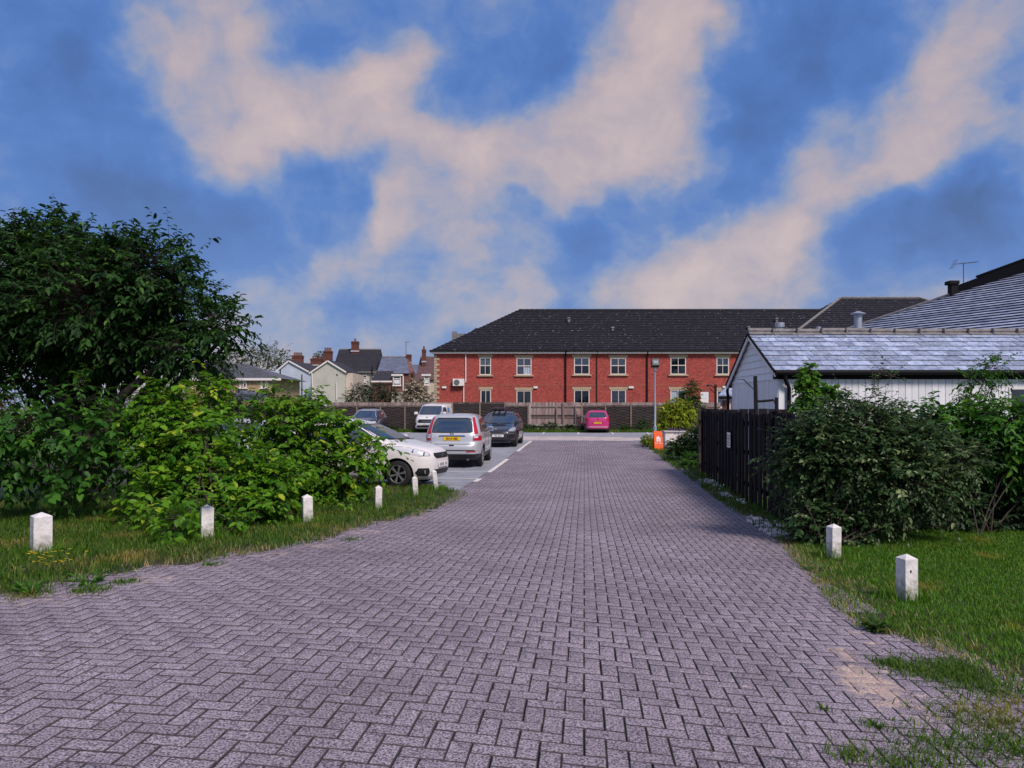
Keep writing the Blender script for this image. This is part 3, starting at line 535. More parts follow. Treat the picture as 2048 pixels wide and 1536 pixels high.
def far_plants():
    plant('background_tree', 'sparse pale tree rising behind the hipped bungalow', 'tree', P(520,800,120)-Vector((0,0,1.5)), lobes(120, [(500,715,40,24),(540,712,38,22),(565,722,22,18),(470,720,26,22)]), 420, (.34,.22), LM['pale'], per=7, tw=1.5, trunk_r=.3, shell=.25, group='trees far behind the houses')
    plant('background_tree', 'small tree crown showing between two chimneys', 'tree', P(640,800,130)-Vector((0,0,1.5)), lobes(130, [(640,714,13,8),(650,716,8,6)]), 60, (.4,.25), LM['pale'], per=7, tw=1.0, trunk_r=.2, shell=.2, group='trees far behind the houses')
    plant('background_tree', 'greyish bushy tree beside the bungalow wall', 'tree', P(425,830,58), lobes(58, [(432,745,32,26),(450,768,26,22),(415,775,20,20)]), 420, (.16,.09), LM['hedge'], per=9, tw=.6, trunk_r=.12)
    plant('hedge', 'dark green hedge behind the pale fence by the cream house', 'hedge', P(740,826,62), lobes(62, [(720,786,26,20),(750,784,30,22),(775,788,24,18),(795,795,18,10),(700,795,18,12)]), 750, (.11,.05), LM['hedge'], per=10, tw=.35, trunk_r=.06)
    plant('blossom_shrub', 'cream flowering shrub at the left corner of the brick building', 'shrub', P(832,826,60), lobes(60, [(830,782,24,26),(818,792,14,14),(845,790,12,16),(858,796,12,10)]), 560, (.12,.09), LM['bloss'], per=8, tw=.4, trunk_r=.06)
    plant('ivy', 'dark ivy hanging over the far fence behind the shrubs', 'ivy', P(470,845,54.5), lobes(54.5, [(450,806,40,20),(500,804,34,18),(540,806,26,14),(400,806,30,14)]), 600, (.12,.08), LM['hedge'], per=9, tw=.4, trunk_r=.04)
    plant('garden_shrub', 'red and green shrub beyond the shaded left shrub', 'shrub', G(5,838), lobes(48, [(2,796,16,14),(-20,800,18,14)]), 120, (.14,.08), leaf_mat('reddish_leaf', (.08,.03,.015), (.2,.07,.03), (.1,.14,.03)), per=8, tw=.5)
    plant('garden_shrub', 'dark purple shrub seen between the two large left shrubs', 'shrub', G(245,846), lobes(47, [(250,806,26,16),(285,802,22,18)]), 180, (.12,.07), leaf_mat('purple_leaf', (.02,.008,.012), (.06,.02,.03)), per=8, tw=.5)
    plant('garden_shrub', 'yellow green shrub under the cherry branches', 'shrub', G(345,850), lobes(44, [(330,782,40,30),(370,790,34,26),(300,800,26,20)]), 420, (.14,.09), LM['yellow'], per=8, tw=.5)
def left_plants():
    # the large dark cherry: its crown overhangs the shrubs
    b = lobes(13, [(190,600,180,130),(60,545,125,100,.4),(95,480,62,55,.2),(20,490,40,50),(290,535,100,75,-.3),(350,600,85,85),(365,690,90,52,-.2),(430,640,60,34,-.3),(462,665,40,20,-.4),(400,720,60,30,-.2),(110,690,190,70,.5),(250,700,130,60,.8),(-70,620,150,150),(150,505,70,60),(205,650,150,100,1.2),(60,740,150,50,.8)], .85)
    t = G(175,1000); tree = plant('cherry_tree', 'large dark green cherry tree overhanging the left shrubs', 'tree', t, b, 4600, (.125,.058), LM['cherry'], per=9, tw=.42, droop=.30, upb=.4, trunk_r=.13, shell=.45, wob=.4, curl=.7)
    m = MB(); m.tube([P(180,1000,13.2)-Vector(t), P(190,900,13.2)-Vector(t), P(235,800,13)-Vector(t), P(300,745,12.8)-Vector(t), P(360,690,12.6)-Vector(t)], [.13,.11,.085,.06,.03], 9)
    m.tube([P(188,900,13.2)-Vector(t), P(120,800,13.4)-Vector(t), P(60,650,13.4)-Vector(t)], [.10,.08,.03], 9); m.build('limb', MT['bark'], tree, smooth=60)
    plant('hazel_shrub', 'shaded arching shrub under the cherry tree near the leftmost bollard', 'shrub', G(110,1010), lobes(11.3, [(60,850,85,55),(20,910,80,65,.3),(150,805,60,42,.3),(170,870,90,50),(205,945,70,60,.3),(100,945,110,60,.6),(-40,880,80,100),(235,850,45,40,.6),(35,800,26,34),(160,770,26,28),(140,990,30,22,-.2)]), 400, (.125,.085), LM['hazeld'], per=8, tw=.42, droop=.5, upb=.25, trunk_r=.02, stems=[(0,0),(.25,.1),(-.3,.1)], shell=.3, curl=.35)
    plant('hazel_shrub', 'big bright green shrub spilling over the half hidden bollard', 'shrub', G(430,1062), lobes(11.0, [(330,850,70,75,.8),(300,925,58,75,.6),(400,885,80,75,.5),(450,960,115,80,.2),(360,1000,85,80,.1),(520,955,75,70,.3),(490,1035,80,55,-.4),(345,1050,62,42,-1.0),(470,1060,40,30,-1.2),(330,1075,36,16,-1.5),(380,1085,30,12,-1.6),(410,820,50,40,.9),(320,800,34,36,.9),(425,778,22,26,1.0),(350,785,20,30,1.0),(550,985,40,46,0),(300,1005,50,60,-.2),(500,1085,30,14,-1.2),(352,1036,34,22,-1.9),(398,1010,24,10,-2.0),(338,1060,36,16,-2.0)]), 1350, (.118,.08), LM['hazel'], per=8, tw=.36, droop=.45, upb=.3, trunk_r=.018, stems=[(0,0),(.3,.15),(-.35,.1),(.1,.4)], shell=.3, curl=.35)
    plant('hazel_shrub', 'bright green shrub in front of the white hatchback', 'shrub', G(620,1000), lobes(14.2, [(560,850,60,60),(620,860,65,65),(680,890,60,55,.2),(560,930,70,70),(640,940,70,60,-.1),(700,945,60,40,-.2),(735,905,30,32,.1),(758,885,26,22,.1),(545,795,22,26,.2),(580,790,20,22,.2),(620,795,22,24,.2),(500,870,55,60,.3),(585,985,60,40,-.3),(690,850,24,22,.1),(650,990,50,30,-.2)]), 950, (.125,.085), LM['hazel'], per=8, tw=.36, droop=.45, upb=.3, trunk_r=.02, stems=[(0,0),(.3,.1),(-.3,.1)], shell=.3, curl=.35)
    plant('hazel_shrub', 'low leafy sprig growing beside the third bollard', 'shrub', G(690,1025), lobes(12.6, [(690,1008,26,10)]), 16, (.09,.06), LM['hazel'], per=6, tw=.2, trunk_r=.01)
def right_plants():
    plant('viburnum_shrub', 'broad grey green shrub hanging over the black fence', 'shrub', G(1740,1108), lobes(10.6, [(1640,875,70,60),(1720,865,90,60),(1800,890,80,70),(1620,920,70,70,.2),(1700,920,100,80),(1790,950,90,70,-.2),(1860,960,70,60),(1690,1000,60,60,.1),(1620,1000,40,55,.2),(1700,1060,45,36,-.1),(1610,880,40,40,.1),(1580,925,36,42,.2),(1690,825,50,26,.2),(1770,835,46,30,.2),(1850,895,60,50,.2),(1900,1010,36,24,-.1),(1770,1030,26,18,-.2),(1930,920,40,40),(1640,1050,60,50,-.1),(1690,1085,45,26,-.3),(1620,1070,36,30,.1),(1730,1040,50,40,-.1)], .75), 3600, (.075,.042), LM['vib'], per=9, tw=.30, droop=.3, upb=.3, trunk_r=.012, stems=[(0,.5),(.25,.6),(-.4,.4)], shell=.4, curl=.35, shoots=.025)
    plant('elder_shrub', 'bright green leafy shrub at the right beside the grey green one', 'shrub', G(2010,1085), lobes(11.6, [(1860,845,50,34,.4),(1930,860,70,46,.3),(2010,850,70,50),(2080,870,70,60),(1970,890,70,45,.2),(2060,910,60,50),(1900,870,50,40,.5),(1990,960,60,50,.5),(2070,1000,60,60,.5),(1960,1000,50,50,.8),(2030,1050,50,30,.4),(2120,930,70,100,.3)]), 1500, (.12,.05), LM['laurel'], per=9, tw=.36, droop=.4, upb=.35, trunk_r=.014, stems=[(0,.6),(.3,.8),(-.3,.9)], shell=.35, curl=.5, shoots=.025)
    plant('elder_shrub', 'dense dark shrub added for the black shade behind the right lawn', 'shrub', G(1900,1100)+Vector((0,.9,0)), lobes(12.2, [(1760,1020,120,90),(1880,1020,110,90),(1980,1030,110,90),(2080,1030,110,90),(1840,930,120,80),(1680,1000,60,90),(1760,1075,110,40,-.3),(1880,1075,110,40,-.3),(2000,1080,110,40,-.3),(2100,1080,90,40,-.3)]), 2600, (.11,.06), LM['hedge'], per=9, tw=.32, droop=.4, trunk_r=.012, stems=[(0,.3),(.6,.4),(-.7,.4)], shell=.15)  # added in dark leaves to make the black shade under the shrubs
    plant('climbing_vine', 'bright green vine climbing a post beside the barn downpipe', 'vine', G(1618,1050)+Vector((.3,1.2,0)), lobes(13.2, [(1618,745,9,22),(1614,775,13,22),(1625,800,20,20),(1655,785,16,18),(1605,820,20,16)]), 260, (.09,.075), LM['vine'], per=8, tw=.16, droop=.5, trunk_r=.012, shell=.2)
    plant('rowan_sapling', 'tall feathery sapling standing against the barn wall', 'sapling', G(1940,1040)+Vector((.2,1.5,0)), lobes(13.4, [(1985,735,30,16),(1955,758,30,18),(1975,780,24,14),(1940,790,20,16),(1935,815,22,12)]), 120, (.075,.028), LM['laurel'], per=11, tw=.34, droop=.4, trunk_r=.016, shell=.2)
    m = plant('wispy_shoot', 'thin reddish shoots rising above the grey green shrub', 'shoot', G(1745,1060)+Vector((0,.6,0)), lobes(11, [(1755,775,26,12),(1785,750,16,18),(1735,795,20,12)]), 26, (.06,.03), LM['vib'], per=7, tw=.26, droop=.15, upb=.8, trunk_r=.008, barkm='redtwig')
    plant('golden_shrub', 'golden green shrub between the lamp post and the black fence', 'shrub', G(1352,898)+Vector((.3,1.8,0)), lobes(34.2, [(1345,830,28,26),(1365,845,24,24),(1330,850,16,18),(1350,808,20,12),(1378,825,14,20)]), 520, (.13,.06), LM['yellow'], per=8, tw=.34, droop=.6, trunk_r=.04)
    plant('green_sapling', 'upright dark green sapling behind the golden shrub', 'sapling', G(1385,892)+Vector((0,3.6,0)), lobes(36.5, [(1385,772,11,11),(1378,790,16,12),(1388,805,14,20),(1370,795,12,10)]), 170, (.13,.06), LM['shrub'], per=8, tw=.32, trunk_r=.03)
    plant('verge_shrub', 'low dark green shrub at the foot of the orange board', 'shrub', G(1360,925)+Vector((.1,.4,0)), lobes(26.5, [(1366,896,20,22),(1352,890,10,10),(1380,912,16,20),(1392,880,10,26)]), 420, (.11,.045), LM['shrub'], per=8, tw=.3, trunk_r=.02)
    plant('verge_shrub', 'leafy weeds beside the end post of the black fence', 'weeds', G(1385,940), lobes(23.5, [(1385,920,14,16),(1394,935,10,12),(1375,930,12,8)]), 220, (.09,.035), LM['laurel'], per=8, tw=.26, trunk_r=.015)
    plant('verge_plant', 'low plants growing at the kerb left of the orange board', 'plants', G(1298,886)+Vector((0,.2,0)), lobes(34, [(1296,878,9,7),(1301,884,7,8),(1290,880,8,4)]), 90, (.10,.04), LM['yellow'], per=7, tw=.22, trunk_r=.01)
    for i, (px, py, Y, rx, ry) in enumerate(((1100,853,53.5,26,6),(1140,856,53.5,16,4),(1060,856,53.5,20,4),(1285,850,53.6,12,9),(1250,858,53.4,18,3),(780,858,53.6,18,4),(1170,858,53.6,10,3))):
        plant('weed_clump', ['straggly weeds under the open pale fence boards','low weeds under the brown post in the pale fence','weeds between the black car and the far fence','tall weeds to the right of the pink car','grass tufts under the dark panel right of the pink car','weeds under the dark fence left of the white van','weeds just left of the pink car'][i], 'weeds', (P(px,py+5,Y).x, Y, float(gz(0, Y))), lobes(Y, [(px,py,rx,ry)], .5), 110, (.13,.04), LM['shrub'], per=7, tw=.26, trunk_r=.012)
def blades(name, pts, hgt, mat, kind='stuff', lean=.5, wid=.006, label=None, parent=None):
    """grass: one bent blade at each point"""
    n = len(pts); h = hgt*RNG.uniform(.45, 1.25, n); a = RNG.uniform(0, 2*np.pi, n); d = np.c_[np.cos(a), np.sin(a), np.zeros(n)]; s = np.c_[-np.sin(a), np.cos(a), np.zeros(n)]*wid*RNG.uniform(.6, 1.3, n)[:, None]
    ln = lean*RNG.uniform(.2, 1.2, n)[:, None]; up = np.array([0, 0, 1.0])
    p1 = pts+up*(h*.55)[:, None]+d*ln*h[:, None]*.35; p2 = pts+up*(h*.9)[:, None]+d*ln*h[:, None]
    V = np.stack([pts-s, pts+s, p1-s*.8, p1+s*.8, p2], 1).reshape(-1, 3); f = np.array([(0,1,3),(0,3,2),(2,3,4)]); Fc = (f[None]+np.arange(n)[:, None, None]*5).reshape(-1, 3)
    o = mesh_np(name, V, Fc, mat, parent, attr=np.repeat(np.clip(RNG.normal(.45, .22, n), 0, 1), 5)); return tag(o, label, kind=kind)
def scatter(n, x0, x1, y0, y1, poly, dens=None):
    p = np.c_[RNG.uniform(x0, x1, n), RNG.uniform(y0, y1, n)]; p = p[inpoly(p, poly)]
    if dens is not None: p = p[RNG.random(len(p)) < dens(p)]
    return np.c_[p, gz(p[:, 0], p[:, 1])+.008]
def fbm(p, s, seed=0):
    r = np.random.default_rng(seed); v = 0
    for k in range(4):
        a = r.uniform(0, 6.28, 3); f = s*1.9**k
        v = v+(np.sin(p[:, 0]*f+a[0]+1.7*np.sin(p[:, 1]*f*.7+a[1]))*np.sin(p[:, 1]*f*1.1+a[2]))/1.5**k
    return v/2.2
def grass():
    near = lambda p: np.clip((9.5/np.maximum(p[:, 1], 3))**1.6, .05, 1)*(np.abs(p[:, 0]) < .72*p[:, 1]+.6)
    # distance to the paving border keeps the grass ragged there
    def edge(poly_pts):
        q = np.array(poly_pts); 
        def g(p):
            d = np.full(len(p), 9.0)
            for a, b in zip(q[:-1], q[1:]):
                ab = b-a; t = np.clip(((p-a)@ab)/(ab@ab), 0, 1); d = np.minimum(d, np.linalg.norm(p-(a+t[:, None]*ab), axis=1))
            return d
        return g
    eL, eR = edge(EDGE_L), edge(EDGE_R)
    dl = lambda p: near(p)*np.where(eL(p) < .5, np.clip(.15+eL(p)*1.5+.5*fbm(p, 3, 4), 0, 1), 1)*(.75+.25*fbm(p, 2, 3))
    blades('grass_left', scatter(330000, -10, 1, 4, 18, lawn_l, dl), .085, LM['grass'], label='long rough grass of the left verge', lean=.9, wid=.004)
    ds = lambda p: near(p)*np.clip(fbm(p, 1.6, 9)*1.2+.1+.5*np.exp(-eL(p)*2.2), 0, 1)*.5
    blades('dry_grass_left', scatter(120000, -10, 1, 4, 18, lawn_l, ds), .075, LM['straw'], label='dry straw coloured grass along the left paving edge', lean=1.2, wid=.0045)
    dr = lambda p: near(p)*np.where(eR(p) < .6, np.clip(.1+eR(p)*1.3+.6*fbm(p, 4, 5), 0, 1), 1)
    blades('grass_right', scatter(420000, 1, 9, 3, 16, lawn_r, dr), .05, LM['lush'], label='short green lawn grass on the right', lean=.8, wid=.0036)
    dsr = lambda p: near(p)*np.clip(np.exp(-eR(p)*2.0)*.9+.35*fbm(p, 2.2, 12)-.1, 0, 1)*.6
    blades('dry_grass_right', scatter(160000, 1, 9, 3, 16, lawn_r, dsr), .05, LM['straw'], label='dry grass along the right paving edge', lean=1.3, wid=.0045)
    vp = [xy(road(A1-.1, 39)), xy(road(A1-.2, 11)), xy(road(A1+.5, 11)), xy(road(A1+.5, 39))]
    blades('grass_fence_verge', scatter(110000, 2, 8, 11, 39, vp, lambda p: np.clip(.45+.8*fbm(p, 1.8, 21), 0, 1)), .11, LM['grass'], label='weedy grass along the foot of the black fence', lean=.8, wid=.008)
    fp = [(-30,51.8),(-30,55),(13,55),(13,51.5)]
    blades('grass_far_fence', scatter(60000, -28, 13, 51.5, 55, fp), .18, LM['grass'], label='rough grass at the foot of the far fence', lean=.7, wid=.015)
    # tufts on the blocks at the lower right and along the left border
    tp = []
    for px, py, r, n in ((1905,1335,.22,900),(1850,1345,.20,700),(1940,1360,.22,700),(1785,1330,.12,300),(1975,1440,.28,800),(1890,1490,.25,500),(2030,1500,.22,500),(1745,1452,.05,60),(1700,1512,.10,160),(1790,1525,.12,160),(2000,1390,.25,600),(1650,1420,.03,25),(1860,1530,.2,250),(1830,1270,.15,400),
                         (1755,1250,.10,350),(180,1182,.14,300),(60,1190,.16,320),(30,1180,.12,200),(250,1165,.10,160),(420,1130,.10,120),(700,1080,.12,100)):
        c = G(px, py); q = RNG.normal(0, r*.55, (n, 2))*np.array([1, 1.0]); tp.append(np.c_[c.x+q[:, 0], c.y+q[:, 1], gz(c.x+q[:, 0], c.y+q[:, 1])])
    blades('grass_tufts', np.concatenate(tp), .042, LM['grass'], label='scattered grass tufts growing through the paving blocks', lean=1.3, wid=.0032)
    # taller tufts round the bollards
    tp = []
    for px, py in BOLL:
        c = G(px, py); q = RNG.normal(0, .12, (170, 2)); q = q[np.linalg.norm(q, axis=1) > .09]; tp.append(np.c_[c.x+q[:, 0], c.y+q[:, 1], gz(c.x+q[:, 0], c.y+q[:, 1])])
    blades('grass_round_bollards', np.concatenate(tp), .15, LM['lush'], label='longer grass left unmown around the bollards', lean=.5, wid=.006)
    def weed(name, label, px, py, n, l, mat, r):
        c = G(px, py); a = RNG.uniform(0, 6.28, n); e = RNG.uniform(.2, .8, n); d = np.c_[np.cos(a)*np.cos(e), np.sin(a)*np.cos(e), np.sin(e)]
        pos = np.array(c)+d*RNG.uniform(0, r, n)[:, None]; root = empty(name, c, 0, label, 'weed')
        V, Fc = leaf_geo(pos, d, np.tile([0, 0, 1.0], (n, 1)), np.full(n, l)*RNG.uniform(.6, 1.2, n), np.full(n, l*.3)); mesh_np('leaf', V-np.array(c), Fc, mat, root, attr=np.repeat(RNG.random(n), 7)); return root
    weed('dock_weed', 'flat rosette of green leaves on the paving edge at far left', 60, 1188, 46, .075, LM['laurel'], .10)
    weed('dock_weed', 'green leafy weed on the left paving edge below the dry grass', 175, 1172, 46, .075, LM['laurel'], .12)
    weed('dock_weed', 'spiky dark weed standing at the right lawn edge', 1755, 1262, 60, .10, LM['shrub'], .05)
    c = G(92, 1150); root = empty('ragwort', c, 0, 'small yellow flowers in the grass before the leftmost bollard', 'flowers'); n = 46
    q = RNG.normal(0, .12, (n, 2)); top = np.c_[c.x+q[:, 0], c.y+q[:, 1]*.5, c.z+RNG.uniform(.10, .22, n)]; bt = top.copy(); bt[:, 2] = c.z
    for k in range(n):
        V, Fc = leaf_geo(np.zeros((5, 3)), np.array([(math.cos(t), math.sin(t), .35) for t in np.arange(5)*1.2566]), np.tile([0, 0, 1.0], (5, 1)), np.full(5, .016), np.full(5, .012)); o = mesh_np('flower', V, Fc, LM['yflower'], root, attr=np.full(35, random.random())); o.location = top[k]-np.array(c)
    v, f = tubes3(bt, top, .002, .001); mesh_np('stem', v-np.array(c), f, M('flower_stem', (.06,.10,.02)), root)
# ------------------------------------------------------------------ buildings
def thin_glass():
    m = bpy.data.materials.new('thin_glass'); m.use_nodes = True; nt = m.node_tree; N = nt.nodes.new; L = nt.links.new; nt.nodes.remove(nt.nodes['Principled BSDF'])
    t = N('ShaderNodeBsdfTransparent'); t.inputs[0].default_value = (.80,.84,.88,1); g = N('ShaderNodeBsdfGlossy'); g.inputs['Roughness'].default_value = .03
    f = N('ShaderNodeFresnel'); f.inputs[0].default_value = 1.9; x = N('ShaderNodeMixShader'); L(f.outputs[0], x.inputs[0]); L(t.outputs[0], x.inputs[1]); L(g.outputs[0], x.inputs[2]); L(x.outputs[0], nt.nodes['Material Output'].inputs[0]); return m
MT['pane'] = thin_glass()
def quadstrip(bl, br, tl, tr, n, th, lap=.02):
    """courses of a roof slope as overlapping strips: each course thicker at its lower edge"""
    bl, br, tl, tr = map(Vector, (bl, br, tl, tr)); nrm = (br-bl).cross(tl-bl).normalized(); nrm = nrm if nrm.z > 0 else -nrm; v = []; f = []
    for i in range(n):
        a, b = i/n, min(1, (i+1)/n+lap/n)
        p = [bl.lerp(tl, a)+nrm*th, br.lerp(tr, a)+nrm*th, br.lerp(tr, b)+nrm*th*.15, bl.lerp(tl, b)+nrm*th*.15, bl.lerp(tl, a), br.lerp(tr, a)]
        k = len(v); v += p; f += [(k, k+1, k+2, k+3), (k+4, k+5, k+1, k)]
    return v, f
def course_part(name, args, mat, parent, tris=None):
    v, f = quadstrip(*args); m = MB(); m.add(v, f); o = m.build(name, mat, parent); return tag(o, kind='stuff')
def wall_open(name, x0, x1, z0, z1, Y, holes, mat, parent, depth=.12):
    xs = sorted({x0, x1, *[h[0] for h in holes], *[h[1] for h in holes]}); zs = sorted({z0, z1, *[h[2] for h in holes], *[h[3] for h in holes]}); m = MB()
    for a, b in zip(xs[:-1], xs[1:]):
        for c, d in zip(zs[:-1], zs[1:]):
            if not any(h[0] <= (a+b)/2 <= h[1] and h[2] <= (c+d)/2 <= h[3] for h in holes): m.add([(a,Y,c),(b,Y,c),(b,Y,d),(a,Y,d)], [(0,1,2,3)])
    for a, b, c, d in holes:
        e = Y+depth; m.add([(a,Y,c),(b,Y,c),(b,Y,d),(a,Y,d),(a,e,c),(b,e,c),(b,e,d),(a,e,d)], [(0,4,5,1),(1,5,6,2),(2,6,7,3),(3,7,4,0)])
    return m.build(name, mat, parent)
def window(parent, x0, x1, z0, z1, Y, cur='net', sash=True, bars=1, fw=.07, drk=True, half=False, fmat='upvc'):
    """a window in an opening: frame > panes, curtains and the dark room behind"""
    m = MB(); e = .06; yc = Y+e/2
    for a in (x0+fw/2, x1-fw/2): m.box((a, yc, (z0+z1)/2), (fw, e, z1-z0))
    for z in (z0+fw/2, z1-fw/2): m.box(((x0+x1)/2, yc, z), (x1-x0-2*fw, e*.98, fw))
    for k in range(bars): m.box((x0+(x1-x0)*(k+1)/(bars+1), yc-.003, (z0+z1)/2), (fw*.6, e*.9, z1-z0-2*fw))
    zm = z0+(z1-z0)*.54
    if sash: m.box(((x0+x1)/2, yc-.006, zm), (x1-x0-2*fw, e, fw*.9))
    fr = m.build('window', MT[fmat], parent)
    xs = [x0+fw]+[x0+(x1-x0)*(k+1)/(bars+1) for k in range(bars)]+[x1-fw]; zs = [z0+fw, zm, z1-fw] if sash else [z0+fw, z1-fw]
    for a, b in zip(xs[:-1], xs[1:]):
        for c, d in zip(zs[:-1], zs[1:]):
            m = MB(); m.add([(a,Y+.04,c),(b,Y+.04,c),(b,Y+.04,d),(a,Y+.04,d)], [(0,1,2,3)]); m.build('pane', MT['pane'], fr)
    m = MB(); m.add([(x0,Y+.30,z0),(x1,Y+.30,z0),(x1,Y+.30,z1),(x0,Y+.30,z1)], [(0,1,2,3)])
    for q in ([(x0,Y+.121,z0),(x0,Y+.30,z0),(x0,Y+.30,z1),(x0,Y+.121,z1)],[(x1,Y+.121,z0),(x1,Y+.30,z0),(x1,Y+.30,z1),(x1,Y+.121,z1)],[(x0,Y+.121,z0),(x1,Y+.121,z0),(x1,Y+.30,z0),(x0,Y+.30,z0)],[(x0,Y+.121,z1),(x1,Y+.121,z1),(x1,Y+.30,z1),(x0,Y+.30,z1)]): m.add(q, [(0,1,2,3)])
    m.build('dark_interior', MT['darkroom'], fr)
    if cur:
        zb = zm if half else z0
        def sheet_(a0, a1, b0, b1):
            k = 18; v = []; f = []
            for i in range(k+1):
                t = i/k; y = Y+.075+.02*math.sin(i*2.1); v += [(a0+(a1-a0)*t, y, z1-.03), (b0+(b1-b0)*t, y, zb+.02)]
                if i: f.append((2*i-2, 2*i, 2*i+1, 2*i-1))
            m = MB(); m.add(v, f); m.build('curtain', MT[cur], fr)
        w = x1-x0
        if cur in ('net',): sheet_(x0+.05, x1-.05, x0+.05, x1-.05)
        else: sheet_(x0+.05, x0+w*.47, x0+.05, x0+w*.26); sheet_(x1-w*.47, x1-.05, x1-w*.26, x1-.05)
    return fr
def hip_roof(name, x0, x1, y0, y1, ze, rx0, rx1, ry, zr, mat, parent, n=22, th=.045, over=.0):
    a = [(x0,y0,ze),(x1,y0,ze),(x1,y1,ze),(x0,y1,ze),(rx0,ry,zr),(rx1,ry,zr)]
    m = MB(); m.add(a, [(0,1,5,4),(1,2,5),(2,3,4,5),(3,0,4),(3,2,1,0)]); r = m.build(name, mat, parent)
    course_part('tile_courses', (a[0], a[1], a[4], a[5], n, th), mat, r); course_part('tile_courses', (a[3], a[0], a[4], a[4], n, th), mat, r)
    return r
def brick_building():
    Y = 62.0; B = empty('brick_building', (0, Y, 0), 0, 'long two storey red brick building with a dark tiled roof', 'building')
    def loc(o): o.location = (0, -Y, 0); return o        # meshes below are written in world coordinates
    kids0 = set(bpy.data.objects)
    S = Y/F; X = lambda px: (px-CX)*S; Z = lambda py: CZ+(HY-py)*S
    up = [(959,982,715,750),(1033,1063,716,750),(1148,1179,715,749),(1221,1252,716,749),(1341,1372,715,749),(1433,1458,715,749)]
    lo = [(961,982,780,812),(1033,1063,781,812),(1148,1179,780,812),(1222,1252,780,812),(1341,1371,780,812),(1434,1460,781,815)]
    door = (1401,1418,783,815)
    holes = [(X(a),X(b),Z(d),Z(c)) for a,b,c,d in up+lo+[door]]
    x0, x1, ze = X(869), X(1660), Z(706)
    wall_open('wall', x0, x1, -.3, ze, Y, holes, MT['brickred'], B)
    m = MB(); m.add([(x0,Y,-.3),(x0,Y+9,-.3),(x0,Y+9,ze),(x0,Y,ze)], [(0,1,2,3)]); m.add([(x1,Y,-.3),(x1,Y+9,-.3),(x1,Y+9,ze),(x1,Y,ze)], [(0,1,2,3)]); m.add([(x0,Y+9,-.3),(x1,Y+9,-.3),(x1,Y+9,ze),(x0,Y+9,ze)], [(0,1,2,3)]); m.build('side_wall', MT['brickred'], B)
    styles_u = ['drape','net','half','half','drape','half']; styles_l = ['drape','teal','teal','net','net','net']
    for (a,b,c,d), s in list(zip(up, styles_u))+list(zip(lo, styles_l)):
        bars = 1; window(B, X(a), X(b), Z(d), Z(c), Y, 'net' if s == 'half' else s, c < 760, bars, half=(s == 'half'))
        m = MB(); m.prism([(X(a)-.10,Y-.03,Z(c)+.005),(X(b)+.10,Y-.03,Z(c)+.005),(X(b)+.18,Y-.03,Z(c)+.24),(X(a)-.18,Y-.03,Z(c)+.24)], (0,.12,0)); m.build('lintel', MT['stone'], B)
        m = MB(); m.box(((X(a)+X(b))/2, Y-.03, Z(d)-.06), (X(b)-X(a)+.36, .2, .11)); m.build('sill', MT['stone'], B)
    m = MB(); m.box(((X(door[0])+X(door[1]))/2, Y+.06, (Z(door[3])+Z(door[2]))/2), (X(door[1])-X(door[0]), .05, Z(door[2])-Z(door[3]))); d = m.build('door', MT['fascia'], B)
    m = MB(); m.box((X(1410), Y+.03, Z(792)), (.32, .02, .45)); m.build('door_pane', MT['net'], d)
    for k, py in enumerate(np.arange(710, 818, 5.55)):
        w = .42 if k % 2 else .22; m = MB(); m.box((x0+w/2-.03, Y-.018, Z(py+2.7)), (w+.02, .06, .20), bev=.012); m.build('quoin', MT['stone'], B)
    m = MB(); m.box(((x0+x1)/2, Y-.008, Z(770.5)), (x1-x0-.5, .03, .05)); m.build('string_course', M('string_brick', (.40,.13,.08)), B)
    m = MB(); m.box(((x0+x1)/2-.1, Y-.30, Z(705.2)), (x1-x0+.5, .04, .17)); m.box(((x0+x1)/2-.1, Y-.14, Z(707)+.0), (x1-x0+.4, .27, .03)); m.build('fascia', MT['fascia'], B)
    m = MB(); m.tube([(x0-.35, Y-.38, Z(702.3)), (x1+.2, Y-.38, Z(702.3))], .075, 8); m.build('gutter', MT['gutter'], B)
    for px, w in ((1131,.07),(1193.5,.03),(1294,.06)):
        m = MB(); m.tube([(X(px), Y-.36, Z(703)), (X(px), Y-.30, Z(706)), (X(px)+(.0 if px > 1200 else 0), Y-.08, Z(711)), (X(px), Y-.08, 0)], w, 8); m.build('downpipe', MT['gutter'], B)
    for px in (931.5,): m = MB(); m.tube([(X(px), Y-.07, Z(708)), (X(px), Y-.07, Z(764)), (X(px-4), Y-.07, Z(766)), (X(px-4), Y-.07, 0)], .045, 8); m.build('white_pipe', MT['fascia'], B)
    rf = hip_roof('roof', x0-.4, x1+1, Y-.42, Y+9.4, Z(704)+.03, X(1037)*66.5/62, x1+1, Y+4.5, CZ+(HY-620)/F*66.5, MT['tile'], B, 24, .05)
    m = MB(); zr = CZ+(HY-620)/F*66.5
    for i in range(58): m.box((X(1037)*66.5/62+.25+i*.46, Y+4.5, zr+.03), (.44, .24, .12), bev=.03)
    m.build('ridge_tiles', MT['tile2'], rf)['kind'] = 'stuff'
    for px, py, dd in ((1137,640,3.0),(1225,659,2.1),(1497,658,2.1),(1553,641,3.0),):
        m = MB(); q = P(px, py, Y+dd*.95); m.lathe([(.11,-.2),(.11,.10),(.17,.12),(.15,.22),(.05,.24)], 12, c=q); m.build('roof_vent', MT['ridge'], rf)
    # taller cross wing at the right, a low wing and a chimney at the left behind the hip
    r2 = hip_roof('roof', 20.6, 46, 60.9, 76, 6.0, 29.5, 36.6, 68.3, CZ+(HY-597)/F*68.3, MT['tile'], B, 26, .05)
